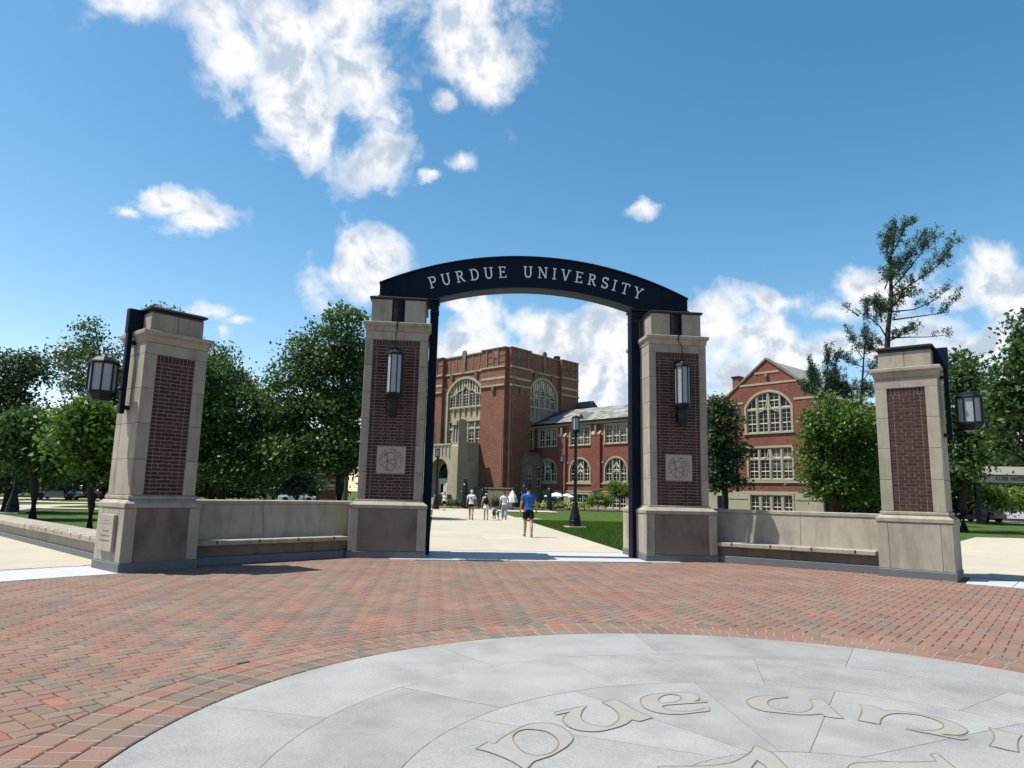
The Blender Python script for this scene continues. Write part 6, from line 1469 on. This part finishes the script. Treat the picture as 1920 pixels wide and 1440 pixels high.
# patio umbrellas on the terrace
UM = material('white_umbrella_canvas', (0.74, 0.73, 0.70), .8, var=.08)
def umbrella(px, py, Y, r, label, folded=False):
    c = at(px, py, Y); rt = thing('patio_umbrella', (c.x, c.y, 0), .4, label, 'umbrella', 'white umbrellas by the wing')
    z = c.z
    MB().lathe(0, 0, [(.3, -.05), (.3, .05), (.03, .08), (.025, z+.15)], 10).build('pole', BLACK, rt)
    if folded: prof = [(r*.62, z-1.15), (r*.45, z-.6), (r*.14, z-.05), (.03, z+.1)]
    else: prof = [(r, z-.42), (r*.99, z-.30), (r*.5, z-.08), (.04, z+.1)]
    MB().lathe(0, 0, prof, 8).build('canopy', UM, rt)
umbrella(1043, 925, 84, 1.5, 'white open patio umbrella in front of the wing, left one'); umbrella(1062, 927, 86, 1.2, 'small white patio umbrella just left of the far lamp post')
umbrella(961, 921, 74, 1.05, 'half-folded white umbrella right of the person in striped trousers', True)

# ------------------------------------------------------------------ right side: canopy with hotel lettering, bollards, car
cv = at(1868, 898, 58); ca = math.atan2(cv.x, cv.y)
hot = thing('hotel_canopy', (cv.x, cv.y, 0), -.10, 'flat white entrance canopy lettered CLUB HOTEL at the right edge', 'canopy')
zc = at(1880, 898, 58).z
CANM = material('off_white_fascia', (0.42, 0.39, 0.34), .6)
MB().cbox(-2.2, 9, -.2, 6, zc-.32, zc+.26, .02).build('fascia', CANM, hot); MB().cbox(-2.3, 9.1, -.3, 6.1, zc+.26, zc+.34, .02).build('roof_edge', CAPM, hot)
MB().rings([[(-2.0, 0, zc+.34), (9, 0, zc+.34), (9, 6, zc+.34), (-2.0, 6, zc+.34)], [(-.4, 1.5, zc+1.1), (8, 1.5, zc+1.1), (8, 4.5, zc+1.1), (-.4, 4.5, zc+1.1)]]).build('roof', material('pale_roof', (0.22, 0.21, 0.18), .8), hot)
for x in (-1.2, 3.0, 8.4): MB().cbox(x-.16, x+.16, .6, .92, 0, zc-.32, .01).build('column', BLACK, hot)
pos = -.15
for ch_ in 'CLUB HOTEL':
    wv = {'C': .75, 'L': .62, 'U': .8, 'B': .68, ' ': .5, 'H': .8, 'O': .85, 'T': .72, 'E': .68}[ch_]
    if ch_ != ' ':
        mb = MB()
        for li, (p0, p1, wt_) in enumerate(glyph(ch_)):
            dx, dy = p1[0]-p0[0], p1[1]-p0[1]; l_ = math.hypot(dx, dy) or 1; wt_ = max(wt_, .16); nx, ny = -dy/l_*wt_/2, dx/l_*wt_/2; yo = -.215-.001*li; sc = .29; P = [(pos+qx*sc, zc-.13+qy*sc) for qx, qy in ((p0[0]-nx, p0[1]-ny), (p1[0]-nx, p1[1]-ny), (p1[0]+nx, p1[1]+ny), (p0[0]+nx, p0[1]+ny))]
            mb.add([(a, yo, b) for a, b in P] + [(a, -.2, b) for a, b in P], [(0, 1, 2, 3), (0, 4, 5, 1), (1, 5, 6, 2), (2, 6, 7, 3), (3, 7, 4, 0)])
        mb.build('letter', BLACK, hot)
    pos += (wv+.14)*.29
for px, py, lab in ((1808, 971, 'nearer black bollard at the road edge, right of the far right pier'), (1818.5, 964, 'farther black bollard at the road edge')):
    g_ = gp(px, py); rt = thing('bollard', (g_.x, g_.y, 0), 0, lab, 'bollard', 'bollards at the road edge')
    MB().lathe(0, 0, [(.34, -.03), (.34, .06), (.2, .12), (.15, .35), (.12, .95), (.15, 1.0), (.15, 1.06), (.05, 1.14)], 12).build('post', BLACK, rt); MB().lathe(0, 0, [(.128, .86), (.128, .93)], 12).build('band', CANM, rt)
def car(x, y, rz, paint, label, suv=False):
    rt = thing('parked_car', (x, y, 0), rz, label, 'car', 'cars in the distance'); hgt = 1.75 if suv else 1.42
    PM = material(paint[0], paint[1], .3, spec=.6)
    sec = lambda X, zb, zt, w_: [(X, -w_, zb), (X, w_, zb), (X, w_*.97, zt*.62+zb*.38), (X, w_*.9, zt), (X, -w_*.9, zt), (X, -w_*.97, zt*.62+zb*.38)]
    hd = hgt*.62
    MB().rings([sec(-2.25, .42, hd*.82, .78), sec(-2.15, .25, hd*.95, .88), sec(-1.2, .22, hd, .92), sec(.9, .22, hd, .92), sec(1.9, .25, hd*.86, .9), sec(2.25, .38, hd*.68, .78)]).build('body', PM, rt, smooth=False)
    ca_ = MB().rings([[(-2.0 if suv else -1.7, -.8, hd-.02), (1.0, -.8, hd-.02), (1.0, .8, hd-.02), (-2.0 if suv else -1.7, .8, hd-.02)], [(-1.75 if suv else -1.15, -.66, hgt), (.25, -.66, hgt), (.25, .66, hgt), (-1.75 if suv else -1.15, .66, hgt)]]).build('cabin_glass', PANE, rt)
    MB().cbox(-1.72 if suv else -1.12, .22, -.65, .65, hgt-.02, hgt+.03, .02).build('roof', PM, rt)
    for X in (-1.35, 1.4):
        for s_ in (-1, 1):
            w_ = MB().rings([[(X+.33*math.cos(2*PI*i/14), s_*(.70+q), .33+.33*math.sin(2*PI*i/14)) for i in range(14)] for q in (0, .22)]).build('wheel', BLACK, rt)
            MB().rings([[(X+.19*math.cos(2*PI*i/10), s_*(.925+q), .33+.19*math.sin(2*PI*i/10)) for i in range(10)] for q in (0, .01)]).build('rim', CAPM, w_)
    for s_ in (-1, 1):
        MB().cbox(2.14, 2.24, *sorted((s_*.45, s_*.74)), hd*.62, hd*.78, .02).build('headlight', LGLASS, rt); MB().cbox(-2.24, -2.14, *sorted((s_*.5, s_*.76)), hd*.62, hd*.8, .02).build('tail_light', material('tail_lamp_red', (.25, .02, .02), .3), rt)
        MB().cbox(.75, .95, *sorted((s_*.9, s_*1.06)), hd-.02, hd+.14, .02).build('mirror', PM, rt)
    return rt
g_ = at(1832, 960, 66); car(g_.x, g_.y, -1.25, ('black_car_paint', (.012, .014, .018)), 'dark sport utility car parked under the trees right of the far right pier', True)
g_ = at(112, 915, 74); car(g_.x, g_.y, .2, ('silver_car_paint', (.45, .47, .48)), 'silver car glimpsed under the dark trees at the left')
g_ = at(160, 915, 76); car(g_.x, g_.y, .1, ('dark_red_car_paint', (.12, .02, .02)), 'dark red car under the trees just left of the far left pier')
g_ = at(560, 926, 86); car(g_.x, g_.y, .1, ('white_car_paint', (.6, .6, .6)), 'white car glimpsed low above the left seat wall')
# stone gate house glimpsed under the trees on the left
c = at(625, 935, 82); gh_ = thing('stone_gatehouse', (c.x, c.y, 0), .1, 'stone-trimmed brick porch glimpsed beside the trunk of the big maple', 'building')
T0 = lambda s, q, z: (c.x+s, c.y-q, z)
MB().box(-2.0, 1.0, 0, 5, 0, 5.2).build('wall', BWALL, gh_, uv=True); MB().box(-2.1, 1.1, -.1, .0, 1.9, 2.25).build('band', LIME_W, gh_); MB().box(-2.1, 1.1, -.12, .0, 2.6, 2.8).build('band', LIME_W, gh_); MB().box(-2.2, 1.2, -.25, .0, 3.3, 3.5).build('band', LIME_W, gh_)
MB().rect([(.36, .36, 0), (.36, .36, 3.6), (.45, .45, 3.7), (.45, .45, 3.9), (.25, .25, 4.0), (.3, .3, 4.8)]).build('pier', LIME_W, gh_).location = (.9, -.5, 0)
window(T0, gh_, -1.7, .3, .5, 1.6, 0, 4, q=.02, row_h=1.2)
c2 = at(508, 934, 80); sp = thing('stone_post', (c2.x, c2.y, 0), 0, 'small square stone post glimpsed above the left seat wall', 'post')
MB().rect([(.38, .38, 0), (.38, .38, 1.6), (.42, .42, 1.65), (.36, .36, 1.7), (.36, .36, 2.4), (.3, .3, 2.5)]).build('shaft', LIME_W, sp); MB().box(-.2, .2, -.39, -.37, 1.9, 2.2).build('carving', LIME_D, sp)
